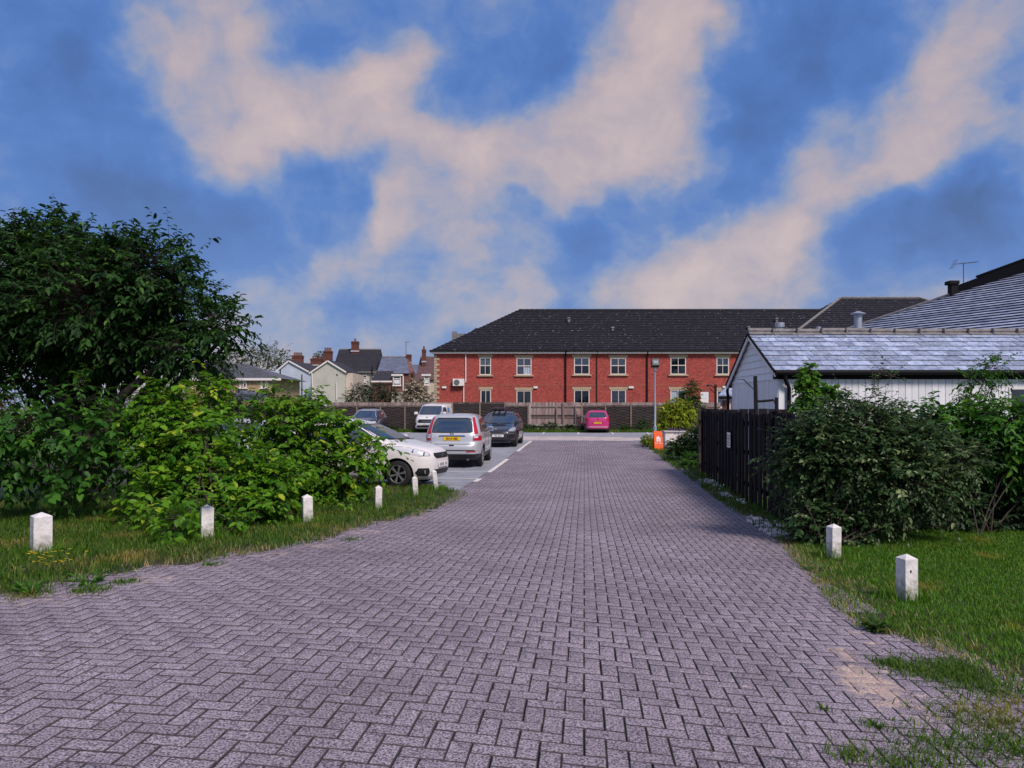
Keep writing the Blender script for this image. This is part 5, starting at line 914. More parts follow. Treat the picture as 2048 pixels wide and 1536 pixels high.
def back_fence():
    Y = 55.0; g = float(gz(0, Y)); Fn = empty('close_board_fence', (0, Y, g), 0, 'pale close boarded fence across the far end of the car park', 'fence'); v = []; f = []; m = MB(); S = Y/F
    x = (655-CX)*S
    while x < (1440-CX)*S: m.box((x, 0, 1.03+random.uniform(-.015,.015)), (.118,.02+.004*random.random(),2.06)); x += .125
    tag(m.build('boards', MT['paleboard'], Fn), kind='stuff')
    for z in (.35,1.0,1.75): m = MB(); m.box((((655+1440)/2-CX)*S, -.04, z), ((1440-655)*S, .05, .09)); m.build('rail', MT['post'], Fn)
    # pale open stretch with posts and rails
    for px, w, h, dz in ((1060,.13,1.95,0),(1113,.10,1.7,0),(1126.5,.12,2.1,0),(1151,.09,1.85,0)): m = MB(); m.box(((px-CX)*S, -.12, h/2), (w,.1,h)); m.build('post', MT['concpost' if px == 1060 else 'post'], Fn)
    for z in (.42,): m = MB(); m.box((((1060+1155)/2-CX)*S, -.10, z), (95*S,.06,.11)); m.build('rail', MT['concpost'], Fn)
    m = MB(); m.box((((1060+1155)/2-CX)*S, -.10, 1.13), (95*S,.05,.06)); m.build('rail', MT['blackwood'], Fn)
    # dark woven panels in front
    D = empty('panel_fence', (0, Y-.6, g), 0, 'row of dark woven fence panels with posts at the far end', 'fence'); S2 = (Y-.6)/F
    def panel(px0, px1, pyt, rows=17):
        a, b = (px0-CX)*S2+.05, (px1-CX)*S2-.05; h = CZ+(HY-pyt)*S2-g; m = MB()
        for k in range(rows):
            z = .10+(h-.16)*(k+.5)/rows; n = 5
            for i in range(n):
                x0, x1 = a+(b-a)*i/n, a+(b-a)*(i+1)/n; o = .018 if (i+k) % 2 else -.018
                m.box(((x0+x1)/2, o, z+random.uniform(-.006,.006)), (x1-x0+.03,.014,(h-.16)/rows*1.05))
        p = m.build('panel', MT['darkpanel'], D); m = MB()
        for x in (a+.02, b-.02): m.box((x,-.035,h/2+.03), (.05,.03,h-.02))
        m.box(((a+b)/2,-.035,h), (b-a,.06,.05)); m.build('panel_frame', MT['darkpanel'], p)
    segs = [(480,526,812),(526,572,812),(572,620,812),(620,668,813),(668,714,812),(714,761,812),(761,810,812),(810,857,812),(857,905,813),(1165,1211,812),(1211,1262,811),(1262,1312,811),(1312,1362,811),(1362,1412,812),(434,480,812),(388,434,812)]
    for s in segs: panel(*s)
    for s in ((905,960,805),(960,1010,805)): panel(*s, rows=18)
    panel(1010,1056,812)
    for px in (388,434,480,526,572,620,668,714,761,810,857,905,960,1010,1057,1164,1211,1262,1312,1362,1412): m = MB(); h = 2.0 if px not in (1010,) else 2.15; m.box(((px-CX)*S2, .0, h/2), (.1,.1,h)); m.build('post', MT['post'], D)
def posts():
    lab = ['thin black post with a hooked arm above the far end of the picket fence','tall leaning black post in front of the barn gable','black post with a horizontal arm beside the barn corner']
    for i, (px, pt, Y, w, ln) in enumerate(((1431,769,20.5,.055,0),(1516,752,18.0,.075,-.025),(1553,795,17.6,.06,0))):
        b = P(px, 900, Y); z0 = float(gz(b.x, Y)); t = P(px, pt, Y).z; E = empty('garden_post', (b.x, Y, z0), 0, lab[i], 'post', 'posts behind the picket fence'); E.rotation_euler = (0, ln, 0); m = MB(); m.box((0,0,(t-z0)/2), (w,w,t-z0), bev=.006); m.build('post', MT['blackwood'], E); m = MB(); h = t-z0
        if i == 0:
            m.tube([(0,0,h-.12),(-.12,0,h-.02),(-.20,0,h+.0),(-.24,0,h-.05)], .012, 6); m.tube([(0,0,h-.25),(-.10,0,h-.16),(-.17,0,h-.1)], .012, 6); m.box((-.2,0,h-.02), (.08,.05,.06), bev=.02); m.build('hook', MT['black'], E)
        if i == 1:
            m.tube([(0,0,h-.60),(.15,0,h-.60),(.42,0,h-.58)], .03, 6); m.build('arm', MT['blackwood'], E); m = MB(); m.bar((-.06,0,h-.30),(-.28,0,h-.07), .02); m.bar((-.28,0,h-.07),(-.42,0,h-.07), .012); m.build('bracket', MT['black'], E)
        if i == 2:
            m.tube([(0,0,h),(-.05,.0,h-.1),(.08,0,h-.35),(.12,0,h-.6)], [.02,.018,.015,.01], 6); m.build('old_stem', MT['bark'], E)
def lamp_and_board():
    g = G(1313, 899)+Vector((-.05,.25,0)); Y = g.y; t = P(1309, 741, Y).z; L_ = empty('lamp_post', (P(1310,0,Y).x, Y, g.z), 0, 'slim grey lamp post with a square floodlight head', 'lamp post'); h = t-g.z
    m = MB(); m.lathe([(.062,0),(.062,.95),(.045,1.0),(.034,1.02),(.032,h)], 14); m.build('column', MT['galv'], L_, smooth=40); m = MB(); m.lathe([(.066,.78),(.066,1.0)], 14); m.build('collar', M('blue_collar', (.25,.38,.50), rough=.5), L_)
    m = MB(); m.lathe([(.05,h-.04),(.085,h+.02),(.085,h+.14),(.05,h+.16)], 12); m.build('bracket', MT['concpost'], L_)
    hd = MB(); hd.box((0,-.02,h+.32), (.34,.26,.34), Matrix.Rotation(R(-18),3,'X'), bev=.02); ho = hd.build('floodlight', MT['black'], L_); m = MB(); m.box((0,-.155,h+.345), (.25,.015,.22), Matrix.Rotation(R(-18),3,'X')); m.build('lens', MT['lampb'], ho); m = MB(); m.box((0,-.175,h+.34), (.17,.02,.10), Matrix.Rotation(R(-18),3,'X')); m.build('reflector', MT['chrome'], ho)
    # orange board with a white house emblem and lettering
    Yb = Y-.45; c = P(1316,900,Yb); A = empty('orange_board', (c.x, Yb, float(gz(c.x, Yb))), .05, 'bright orange pavement board with a white house emblem', 'sign'); S = Yb/F; w0, w1, hb = 24*S*.76, 24*S*.70, 37.5*S; m = MB()
    m.prism([(-w0/2+.012,-.16,0),(w0/2+.012,-.16,0),(w1/2-.012,-.02,hb),(-w1/2-.012,-.02,hb)], (0,.025,0)); m.build('front_panel', MT['orange'], A); m = MB(); m.prism([(-w0/2,.18,0),(w0/2,.18,0),(w1/2-.012,.02,hb),(-w1/2-.012,.02,hb)], (0,.025,0)); m.build('back_panel', MT['orange'], A)
    k = .14/hb; yz = lambda z: -.16+k*z-.008
    def fl(pts, name, mat='signwhite', d=.004): m = MB(); m.prism([(x, yz(z)-d, z) for x, z in pts], (0,.004,0)); return m.build(name, MT[mat], A)
    z0 = hb*.44; fl([(-.085,z0),(.085,z0),(.085,z0+.12),(.115,z0+.12),(0,z0+.235),(-.05,z0+.19),(-.05,z0+.215),(-.08,z0+.215),(-.08,z0+.155),(-.115,z0+.12),(-.085,z0+.12)], 'house_emblem')
    fl([(-.028,z0),(-.010,z0),(-.010,z0+.13),(-.028,z0+.13)], 'fork_emblem', 'orange', .007); fl([(.016,z0),(.034,z0),(.040,z0+.13),(.022,z0+.13)], 'knife_emblem', 'orange', .007)
    text('JUST EAT', .078, 'signwhite', A, (0, yz(hb*.36)-.004, hb*.35), (R(90)-math.atan(k), 0, 0), 'lettering')
    # trough of flowers behind it
    q = P(1347, 866, 33.6); T = empty('stone_trough', (q.x, 33.6, float(gz(q.x, 33.6))), 0, 'low pale stone planter with purple flowers under the golden shrub', 'planter'); hz = q.z-T.location.z+.05; m = MB(); m.box((0,0,hz/2), (.85,.5,hz), bev=.03); m.build('trough', MT['stonew'], T); m = MB(); m.box((0,0,hz+.02), (.95,.6,.07), bev=.02); m.build('rim', MT['stonew'], T)
    for i in range(5): m = MB(); m.lathe([(.02,-.14),(.13,-.08),(.15,0),(.11,.1),(.02,.14)], 9, c=(-.35+i*.2,-.42+random.uniform(-.1,.1),.12)); m.build('boulder', MT['stonew'], T, smooth=60)
    p = q+Vector((.25,-.05,.1)); n = 260; pos = np.array(p)+RNG.normal(0,1,(n,3))*np.array([.26,.14,.05]); V, Fc = leaf_geo(pos, unit(RNG.normal(size=(n,3))+np.array([0,0,.6])), np.tile([0,0,1.0],(n,1)), np.full(n,.07), np.full(n,.04)); o = mesh_np('flowers', V-np.array(T.location), Fc, LM['lav'], T, attr=np.repeat(RNG.random(n),7))
def text(s, size, mat, parent, loc, rot, name, offset=.012, sx=1.0):
    c = bpy.data.curves.new('lettering', 'FONT'); c.body = s; c.size = size; c.align_x = 'CENTER'; c.align_y = 'CENTER'; c.extrude = .0015; c.offset = offset*size; c.resolution_u = 2
    o = bpy.data.objects.new('lettering', c); COL.objects.link(o); dg = bpy.context.evaluated_depsgraph_get(); me = bpy.data.meshes.new_from_object(o.evaluated_get(dg)); bpy.data.objects.remove(o); bpy.data.curves.remove(c)
    me.materials.clear(); me.materials.append(MT[mat]); t = bpy.data.objects.new(name, me); t.location = loc; t.rotation_euler = rot; t.scale = (sx, 1, 1); return link(t, parent)
def stones():
    def rock(r):
        bm = bmesh.new(); bmesh.ops.create_icosphere(bm, subdivisions=1, radius=r)
        for v in bm.verts: v.co *= random.uniform(.75, 1.2); v.co.z *= .65
        vs = [v.co.copy() for v in bm.verts]; bm.verts.index_update(); fs = [[v.index for v in f.verts] for f in bm.faces]; bm.free(); return vs, fs
    m = MB()
    for (px0, py0, px1, py1, n, sp) in ((1412,960,1440,978,60,.14),(1508,1040,1580,1078,150,.16),(1590,1076,1602,1082,12,.06),(1345,905,1385,935,70,.22),(1440,985,1490,1010,50,.12),(1330,905,1350,920,26,.15)):
        for _ in range(n):
            t = random.random(); g = G(px0+(px1-px0)*t, py0+(py1-py0)*t); p = g+Vector((random.gauss(0, sp*.6), random.gauss(0, sp), 0)); p.z = float(gz(p.x, p.y))+.02; vs, fs = rock(random.uniform(.02, .055)); m.add([p+q for q in vs], fs)
    tag(m.build('white_stones', MT['stonew']), 'loose white stones scattered along the foot of the black fence', kind='stuff')
# ------------------------------------------------------------------ vehicles: x forward, y left, z up
class Body:
    """a car shell as a stack of rounded outlines: keys are (z, rear x, front x, half width, front roundness, rear roundness)"""
    def __init__(s, keys):
        k = np.array(keys, float); s.z = k[:, 0]; s.k = k[:, 1:]; zz = np.linspace(s.z[0], s.z[-1], 600); raw = np.stack([np.interp(zz, s.z, s.k[:, i]) for i in range(5)], 1)
        w = 15; pad = np.pad(raw, ((w, w), (0, 0)), 'edge'); s.zz = zz; s.sm = np.stack([np.convolve(pad[:, i], np.ones(2*w+1)/(2*w+1), 'valid') for i in range(5)], 1); s.sm[-1] = raw[-1]; s.sm[0] = raw[0]
    def at(s, z): return [np.interp(z, s.zz, s.sm[:, i]) for i in range(5)]
    def front(s, y, z):
        xr, xf, w, nf, nr = s.at(z); c = (xr+xf)/2; t = np.clip(np.abs(y)/w, 0, .999); return c+(xf-c)*(1-t**nf)**(1/nf)
    def rear(s, y, z):
        xr, xf, w, nf, nr = s.at(z); c = (xr+xf)/2; t = np.clip(np.abs(y)/w, 0, .999); return c-(c-xr)*(1-t**nr)**(1/nr)
    def side(s, x, z):
        xr, xf, w, nf, nr = s.at(z); c = (xr+xf)/2; a = np.where(x > c, (x-c)/(xf-c), (c-x)/(c-xr)); n = np.where(x > c, nf, nr); return w*(1-np.clip(a, 0, .999)**n)**(1/n)
    def mesh(s, N=96, rows=90):
        zs = np.interp(np.linspace(0, 1, rows), np.linspace(0, 1, 600), s.zz); V = []
        th = np.arange(N)/N*2*np.pi+.0001; c, sn = np.cos(th), np.sin(th)
        for z in zs:
            xr, xf, w, nf, nr = s.at(z); m = (xr+xf)/2; n = np.where(c > 0, nf, nr); a = np.where(c > 0, xf-m, m-xr)
            V.append(np.c_[m+a*np.sign(c)*np.abs(c)**(2/n), w*np.sign(sn)*np.abs(sn)**(2/n), np.full(N, z)])
        return np.concatenate(V), N, rows
def patch(b, kind, rows, off, mat, name, parent, mirror=False, nx=10, nz=8, th=0):
    """a panel laid on the shell: rows of (z, from, to) in y for front and rear, in x for the sides"""
    r = np.array(rows, float); zs = np.interp(np.linspace(0, 1, nz), np.linspace(0, 1, len(r)), r[:, 0]); out = []
    for sg in ((1, -1) if mirror else (1,)):
        v = []
        for i, z in enumerate(zs):
            t = i/(nz-1)*(len(r)-1); a0 = np.interp(t, range(len(r)), r[:, 1]); a1 = np.interp(t, range(len(r)), r[:, 2])
            for a in np.linspace(a0, a1, nx):
                if kind == 'front': v.append((float(b.front(a, z))+off, a*sg, z))
                elif kind == 'rear': v.append((float(b.rear(a, z))-off, a*sg, z))
                else: v.append((a, sg*(float(b.side(a, z))+off), z))
        f = [(i*nx+j, i*nx+j+1, (i+1)*nx+j+1, (i+1)*nx+j) for i in range(nz-1) for j in range(nx-1)]
        me = MB(); me.add(v, f); o = me.build(name, MT[mat] if isinstance(mat, str) else mat, parent, smooth=50); out.append(o)
    return out
def wheel(parent, x, y, r, w, spokes, rimmat, sg, cover=False, twin=True):
    W = MB(); h = w/2; W.lathe([(r*.66,-h),(r*.86,-h*1.02),(r*.97,-h*.8),(r,-h*.45),(r,h*.45),(r*.97,h*.8),(r*.86,h*1.02),(r*.66,h)], 36, 'Y', cap=False); o = W.build('wheel', MT['tyre'], parent, smooth=40); o.location = (x, y, r)
    m = MB(); q = sg*h; m.lathe([(r*.66, q*.98),(r*.62, q*.9),(r*.60, q*.2),(.02, q*.15)], 32, 'Y', cap=False); m.build('barrel', MT['black'], o, smooth=40)
    m = MB(); m.lathe([(r*.68, q*.93),(r*.68, q*1.0),(r*.63, q*1.0),(r*.61, q*.9)], 36, 'Y', cap=False)
    if cover: m.lathe([(r*.63, q*.85),(r*.5, q*.97),(r*.2, q*.9),(.01, q*.92)], 32, 'Y')
    for k in range(spokes):
        a = 2*math.pi*(k+.25)/spokes
        for d in ((-.09, .09) if twin else (0,)):
            p0 = Vector((math.cos(a)*r*.12, q*.80, math.sin(a)*r*.12)); p1 = Vector((math.cos(a+d)*r*.64, q*.93, math.sin(a+d)*r*.64)); m.bar(p0, p1, r*.07, r*.07, up=(0,1,0))
    m.lathe([(r*.15, q*.72),(r*.14, q*.9),(.02, q*.94)], 16, 'Y'); m.build('rim', MT[rimmat], o, smooth=35); return o
def vehicle(name, label, cat, pos, head, keys, paint, wb, wr, tw=.2, lower=None, lowz=.0, wcov=False, spokes=5, rim='rim', group='cars parked in the car park', cut=True):
    root = empty(name, pos, head, label, cat, group); b = Body(keys); v, N, rows = b.mesh(); f = [(i*N+j, i*N+(j+1) % N, (i+1)*N+(j+1) % N, (i+1)*N+j) for i in range(rows-1) for j in range(N)]
    me = bpy.data.meshes.new('body'); me.from_pydata(v.tolist(), [], f+[tuple(range(N))[::-1], tuple((rows-1)*N+j for j in range(N))]); o = bpy.data.objects.new('body', me); COL.objects.link(o)
    wmax = float(b.sm[:, 2].max())
    if cut:
        c = MB()
        for x in (wb/2, -wb/2): c.lathe([(wr+.055, -2), (wr+.055, -wmax+tw+.1)], 40, 'Y', (x, 0, wr)); c.lathe([(wr+.055, wmax-tw-.1), (wr+.055, 2)], 40, 'Y', (x, 0, wr))
        co = c.build('cutter', MT['black']); md = o.modifiers.new('cut', 'BOOLEAN'); md.operation = 'DIFFERENCE'; md.object = co; md.solver = 'EXACT'
        dg = bpy.context.evaluated_depsgraph_get(); nm = bpy.data.meshes.new_from_object(o.evaluated_get(dg)); o.modifiers.clear(); o.data = nm; bpy.data.objects.remove(co); bpy.data.meshes.remove(me); me = nm
    me.name = 'body'; me.materials.clear(); me.materials.append(MT[paint]); me.materials.append(MT['black'])
    for p in me.polygons:
        c = p.center; p.use_smooth = True; p.material_index = 0
        for x in (wb/2, -wb/2):
            d = math.hypot(c.x-x, c.z-wr)
            if d < wr+.06 and abs(c.y) < float(b.side(c.x, max(c.z, b.z[0])))-.008: p.material_index = 1
        if c.z < lowz: p.material_index = 1
    me.set_sharp_from_angle(angle=R(32)); o.parent = root
    for x in (wb/2, -wb/2):
        for sg in (1, -1): wheel(root, x, sg*(float(b.side(x, wr*1.3))-tw/2-.015), wr, tw, spokes, rim, sg, wcov)
    return root, b
def plate(root, b, end, z, mat, s, y=0, w=.52):
    x = float((b.front if end > 0 else b.rear)(y, z)); m = MB(); m.box((0,0,0), (.012,w,.112), bev=.004); p = m.build('number_plate', MT[mat], root); p.location = (x+.016*end, y, z); p.rotation_euler = (0, 0, 0)
    if s: text(s, .098, 'letter', p, (.0075*end, 0, -.004), (R(90), 0, R(90)*end), 'lettering', sx=.86, offset=.025)
    else:
        for k in range(7):
            if k != 4: m = MB(); m.box((.0072*end, -.19+k*.063, 0), (.003,.028,.066)); m.build('character', MT['letter'], p)
    return p
def mirror_pair(root, b, x, z, mat, s=1.0):
    for sg in (1, -1):
        y = float(b.side(x, z)); m = MB(); m.box((0,0,0), (.10*s,.20*s,.14*s), bev=.035*s, taper=.85); o = m.build('door_mirror', MT[mat], root, smooth=50); o.location = (x, sg*(y+.12*s), z+.03); m = MB(); m.box((-.052*s,0,0), (.006,.16*s,.10*s)); m.build('mirror_glass', MT['chrome'], o); m = MB(); m.bar((0,-sg*.05,-.04), (.02,-sg*.16*s,-.06), .04); m.build('mirror_arm', MT['black'], o)
def glazing(root, b, ws, rw, sides, pill=None):
    patch(b, 'front', [(z, -y-.03, y+.03) for z, y in ws], .002, 'seal', 'windscreen_seal', root, nx=20, nz=12); patch(b, 'front', [(z+(.02 if i == 0 else -.02 if i == len(ws)-1 else 0), -y, y) for i, (z, y) in enumerate(ws)], .006, 'carglass', 'windscreen', root, nx=20, nz=12)
    if rw: patch(b, 'rear', [(z, -y-.02, y+.02) for z, y in rw], .002, 'seal', 'rear_window_seal', root, nx=16, nz=10); patch(b, 'rear', [(z+(.02 if i == 0 else -.02 if i == len(rw)-1 else 0), -y, y) for i, (z, y) in enumerate(rw)], .006, 'carglass', 'rear_window', root, nx=16, nz=10)
    for rows in sides:
        patch(b, 'side', [(z-(.015 if i == 0 else -.015 if i == len(rows)-1 else 0), x0-.025, x1+.025) for i, (z, x0, x1) in enumerate(rows)], .002, 'seal', 'side_window_seal', root, True, 12, 8); patch(b, 'side', rows, .006, 'carglass', 'side_window', root, True, 12, 8)
def seams(root, b, lines):
    """panel gaps: thin dark strips on the sides"""
    for pts in lines:
        for sg in (1, -1):
            m = MB(); q = []
            for (x0, z0), (x1, z1) in zip(pts[:-1], pts[1:]):
                for t in np.linspace(0, 1, 10): q.append((x0+(x1-x0)*t, z0+(z1-z0)*t))
            q = [(x, sg*(float(b.side(x, z))+.0015), z) for x, z in q]; m.tube(q, .004, 4); m.build('panel_gap', MT['seal'], root)
def wiper(root, b, end, y0, z0, y1, z1, off=.02):
    fn = b.front if end > 0 else b.rear; m = MB(); q = [(float(fn(y0+(y1-y0)*t, z0+(z1-z0)*t))+end*off, y0+(y1-y0)*t, z0+(z1-z0)*t) for t in np.linspace(0, 1, 6)]; m.tube(q, .010, 5); m.build('wiper', MT['black'], root)
def ground_pos(x, y): return Vector((x, y, float(gz(x, y))))
HATCH = [(.17,-1.68,1.80,.72,5,6),(.24,-1.78,1.90,.79,5,6),(.36,-1.83,1.955,.825,4.6,6),(.52,-1.85,1.975,.84,4.2,6),(.66,-1.85,1.965,.848,4.0,6),(.76,-1.85,1.935,.85,3.8,6),(.84,-1.84,1.865,.848,3.6,6),(.90,-1.83,1.73,.843,3.5,6),(.955,-1.82,1.48,.832,3.7,6),(1.00,-1.81,1.18,.815,4.3,6),(1.04,-1.79,1.0,.80,5,6),(1.20,-1.70,.64,.735,5,6),(1.36,-1.58,.27,.665,5,6),(1.44,-1.48,.05,.615,4.5,5),(1.49,-1.30,-.2,.53,4,4.5),(1.52,-1.0,-.45,.38,3,3)]
def hatch_details(root, b, pts=None):
    glazing(root, b, [(1.05,.70),(1.2,.645),(1.40,.56)], [(1.02,.60),(1.2,.56),(1.38,.48)], [[(1.02,-.02,.74),(1.18,-.02,.46),(1.35,-.03,.10)],[(1.03,-1.12,-.10),(1.2,-1.14,-.10),(1.35,-1.12,-.10)]]); mirror_pair(root, b, .66, 1.03, root_paint(root), .95)
    seams(root, b, [[(.86,.26),(.88,.60),(.80,.98)],[(-.06,.24),(-.06,1.0)],[(-1.02,.55),(-.85,.26)]])
def root_paint(root): return [c for c in root.children if c.name.startswith('body')][0].data.materials[0].name and next(k for k, m in MT.items() if m is [c for c in root.children if c.name.startswith('body')][0].data.materials[0])
def cars():
    # white hatchback, nose to the right behind the shrubs
    w = G(795, 974); hd = R(-16); f = Vector((math.cos(hd), math.sin(hd))); l = Vector((-f.y, f.x)); c = w.to_2d()+l*.70-f*1.215; r, b = vehicle('hatchback', 'white hatchback parked side on behind the shrubs', 'car', ground_pos(c.x, c.y), hd, HATCH, 'p_white', 2.43, .305, .195, spokes=6)
    r.location.z = w.z-.01; r.scale = (1.05, 1.05, 1.05); hatch_details(r, b)
    patch(b, 'front', [(.70,.52,.70),(.77,.52,.80),(.85,.62,.82),(.915,.72,.80)], .004, 'lampb', 'headlight_bezel', r, True); patch(b, 'front', [(.71,.54,.69),(.77,.54,.785),(.85,.64,.805),(.905,.73,.785)], .010, 'lamp', 'headlight', r, True)
    for sg in (1,-1):
        for yy, zz in ((.62,.755),(.71,.82)): m = MB(); m.lathe([(.045,.0),(.04,.012),(.02,.016)], 14, 'X', (float(b.front(yy,zz))+.012, sg*yy, zz)); m.build('lamp_reflector', MT['chrome'], r)
    patch(b, 'front', [(.64,-.34,.34),(.70,-.42,.42),(.765,-.40,.40)], .006, 'black', 'upper_grille', r, nx=16); patch(b, 'front', [(.28,-.40,.40),(.34,-.47,.47),(.40,-.44,.44)], .006, 'black', 'lower_grille', r, nx=16); patch(b, 'front', [(.26,.56,.70),(.34,.55,.74),(.44,.58,.72)], .006, 'black', 'fog_recess', r, True)
    for sg in (1,-1): m = MB(); m.lathe([(.05,0),(.045,.012),(.02,.014)], 14, 'X', (float(b.front(.64,.35))+.006, sg*.64, .35)); m.build('fog_lamp', MT['lampb'], r)
    text('S', .13, 'chrome', r, (float(b.front(0,.70))+.012, 0, .70), (R(90),0,R(90)), 'emblem', .03); plate(r, b, 1, .50, 'wplate', None); wiper(r, b, 1, .55, 1.03, -.05, 1.06); wiper(r, b, 1, -.05, 1.03, -.55, 1.08)
    m = MB(); m.bar((.25, -float(b.side(.3,.6))-.004, .60), (.33, -float(b.side(.3,.6))-.004, .60), .01, .02); m.build('side_repeater', MT['lampb'], r)
    # silver suv, rear towards the camera
    K = [(.24,-2.05,2.0,.78,5,7),(.34,-2.18,2.2,.85,5,7),(.46,-2.25,2.25,.885,5,6),(.60,-2.27,2.27,.90,4.6,6),(.70,-2.26,2.27,.905,4.4,6),(.76,-2.19,2.25,.91,4.4,7),(.84,-2.17,2.2,.91,4.2,7),(.94,-2.16,2.05,.905,4,7),(1.02,-2.14,1.65,.895,4,7),(1.08,-2.11,1.22,.88,4.5,7),(1.14,-2.08,1.05,.865,5,7),(1.30,-1.99,.75,.815,5,7),(1.46,-1.89,.42,.755,5,7),(1.56,-1.80,.20,.71,4.5,6),(1.62,-1.68,.02,.65,4.5,5),(1.66,-1.45,-.2,.53,4,4),(1.68,-1.1,-.5,.36,3,3)]
    Yc = 23.9+2.2; hd = R(90)-PHI*.75; p = ground_pos((903-CX)/F*23.3+2.25*math.cos(hd), 23.3+2.25*math.sin(hd)); r, b = vehicle('suv', 'silver estate car with its tailgate and yellow plate towards the camera', 'car', p, hd, K, 'p_silver', 2.62, .345, .225, lowz=.44)
    glazing(r, b, [(1.10,.76),(1.3,.70),(1.54,.62)], [(1.08,.63),(1.3,.60),(1.53,.535)], [[(1.09,.05,.82),(1.3,.05,.55),(1.50,0,.2)],[(1.09,-.95,-.03),(1.3,-.95,-.03),(1.50,-.92,-.06)],[(1.12,-1.75,-1.05),(1.3,-1.62,-1.05),(1.47,-1.35,-1.02)]]); mirror_pair(r, b, .95, 1.1, 'p_silver', 1.1); seams(r, b, [[(.9,.5),(.92,1.05)],[(0,.5),(0,1.08)],[(-.95,.7),(-1.0,1.08)]])
    patch(b, 'rear', [(1.05,.665,.80),(1.2,.655,.765),(1.4,.625,.705),(1.56,.585,.655)], .012, 'redlamp', 'tail_light', r, True); patch(b, 'rear', [(.84,.665,.875),(.92,.665,.88),(.995,.67,.865)], .010, 'redlamp', 'lower_tail_light', r, True); patch(b, 'rear', [(.925,.675,.80),(.955,.675,.80),(.985,.68,.80)], .016, 'lamp', 'reversing_light', r, True)
    plate(r, b, -1, .905, 'yplate', 'SN10 HBE'); patch(b, 'rear', [(.985,-.40,.40),(1.0,-.40,.40),(1.015,-.38,.38)], .014, 'chrome', 'tailgate_trim', r, nx=14, nz=3); patch(b, 'rear', [(.968,-.42,.42),(.975,-.42,.42),(.982,-.42,.42)], .010, 'seal', 'handle_recess', r, nx=14, nz=3)
    m = MB(); x = float(b.rear(0,1.045))-.012; [m.bar((x,sg*.032,1.015), (x,sg*.045,1.085), .012, .014) for sg in (1,-1)]; m.bar((x,-.035,1.048), (x,.035,1.048), .012, .012); m.bar((x,-.055,1.095),(x,.055,1.095),.01,.012); m.bar((x,-.04,1.005),(x,.04,1.005),.01,.012); [m.bar((x,sg*.055,1.095),(x,sg*.042,1.005),.01,.012) for sg in (1,-1)]; m.build('emblem', MT['chrome'], r)
    wiper(r, b, -1, -.05, 1.10, .42, 1.11, .018); patch(b, 'rear', [(.735,-.86,.86),(.742,-.86,.86),(.75,-.86,.86)], .004, 'seal', 'bumper_gap', r, nx=18, nz=3); patch(b, 'rear', [(.53,-.78,.78),(.545,-.78,.78),(.56,-.78,.78)], .006, 'seal', 'bumper_groove', r, nx=18, nz=3); patch(b, 'rear', [(.49,.45,.72),(.51,.45,.74),(.525,.46,.74)], .008, 'redlamp', 'reflector', r, True, nz=3)
    patch(b, 'rear', [(.75,.648,.658),(.9,.648,.658),(1.05,.648,.658)], .004, 'seal', 'tailgate_gap', r, True, nx=3); m = MB(); m.box((float(b.rear(0,.70))-.005,0,.70), (.012,.15,.045)); m.build('latch', MT['black'], r); m = MB(); m.tube([(-1.75,0,1.66),(-1.85,0,1.74)], .012, 6); m.build('aerial', MT['black'], r)
    patch(b, 'rear', [(1.545,-.50,.50),(1.565,-.50,.50),(1.59,-.45,.45)], .03, 'p_silver', 'spoiler', r, nx=14, nz=4); m = MB(); m.tube([(-2.0,-.5,.27),(-2.22,-.5,.27)], .035, 10); m.build('exhaust', MT['chrome'], r)
    # black suv facing the camera
    K = [(.24,-2.2,2.1,.84,6,6),(.34,-2.3,2.28,.91,5,6),(.48,-2.37,2.37,.945,4.6,6),(.62,-2.38,2.39,.96,4.4,6),(.74,-2.38,2.36,.965,4.2,6),(.82,-2.37,2.26,.962,4,6),(.90,-2.35,2.05,.957,3.8,6),(.98,-2.33,1.75,.948,3.8,6),(1.05,-2.30,1.40,.93,4,6),(1.10,-2.27,1.20,.915,4.5,6),(1.16,-2.2,1.06,.895,5,6),(1.34,-2.06,.66,.83,5,6),(1.5,-1.92,.3,.755,5,6),(1.58,-1.8,.1,.705,4.5,5),(1.65,-1.55,-.15,.60,4,4.5),(1.70,-1.1,-.5,.4,3,3)]
    hd = R(-90)-PHI; p0 = road(-3.92, 33.5); fwd = Vector((math.cos(hd), math.sin(hd))); c = p0.to_2d()-fwd*2.35; r, b = vehicle('suv', 'black sports utility car with a roof rack facing the camera', 'car', ground_pos(c.x, c.y), hd, K, 'p_black', 2.86, .375, .26, lowz=.35, rim='darkrim'); r.scale = (1, .98, .93)
    glazing(r, b, [(1.12,.80),(1.34,.74),(1.56,.645)], [(1.12,.68),(1.3,.64),(1.5,.58)], [[(1.10,0,.95),(1.3,0,.55),(1.51,-.02,.18)],[(1.10,-1.0,-.08),(1.3,-1.0,-.08),(1.51,-.98,-.08)],[(1.14,-1.8,-1.08),(1.3,-1.7,-1.08),(1.48,-1.45,-1.06)]]); mirror_pair(r, b, .98, 1.13, 'p_black', 1.15); seams(r, b, [[(.95,.45),(.95,1.05)],[(0,.45),(0,1.08)]])
    patch(b, 'front', [(.76,.60,.80),(.81,.58,.86),(.88,.64,.86),(.93,.72,.82)], .008, M('smoked_lamp', (.30,.33,.38), rough=.12), 'headlight', r, True); patch(b, 'front', [(.58,-.52,.52),(.66,-.55,.55),(.735,-.50,.50)], .008, 'black', 'grille', r, nx=16); patch(b, 'front', [(.42,.58,.84),(.52,.58,.88),(.62,.60,.88)], .008, 'black', 'air_intake', r, True); patch(b, 'front', [(.635,-.9,.9),(.645,-.9,.9),(.655,-.9,.9)], .012, 'lampb', 'bumper_strip', r, nx=18, nz=3)
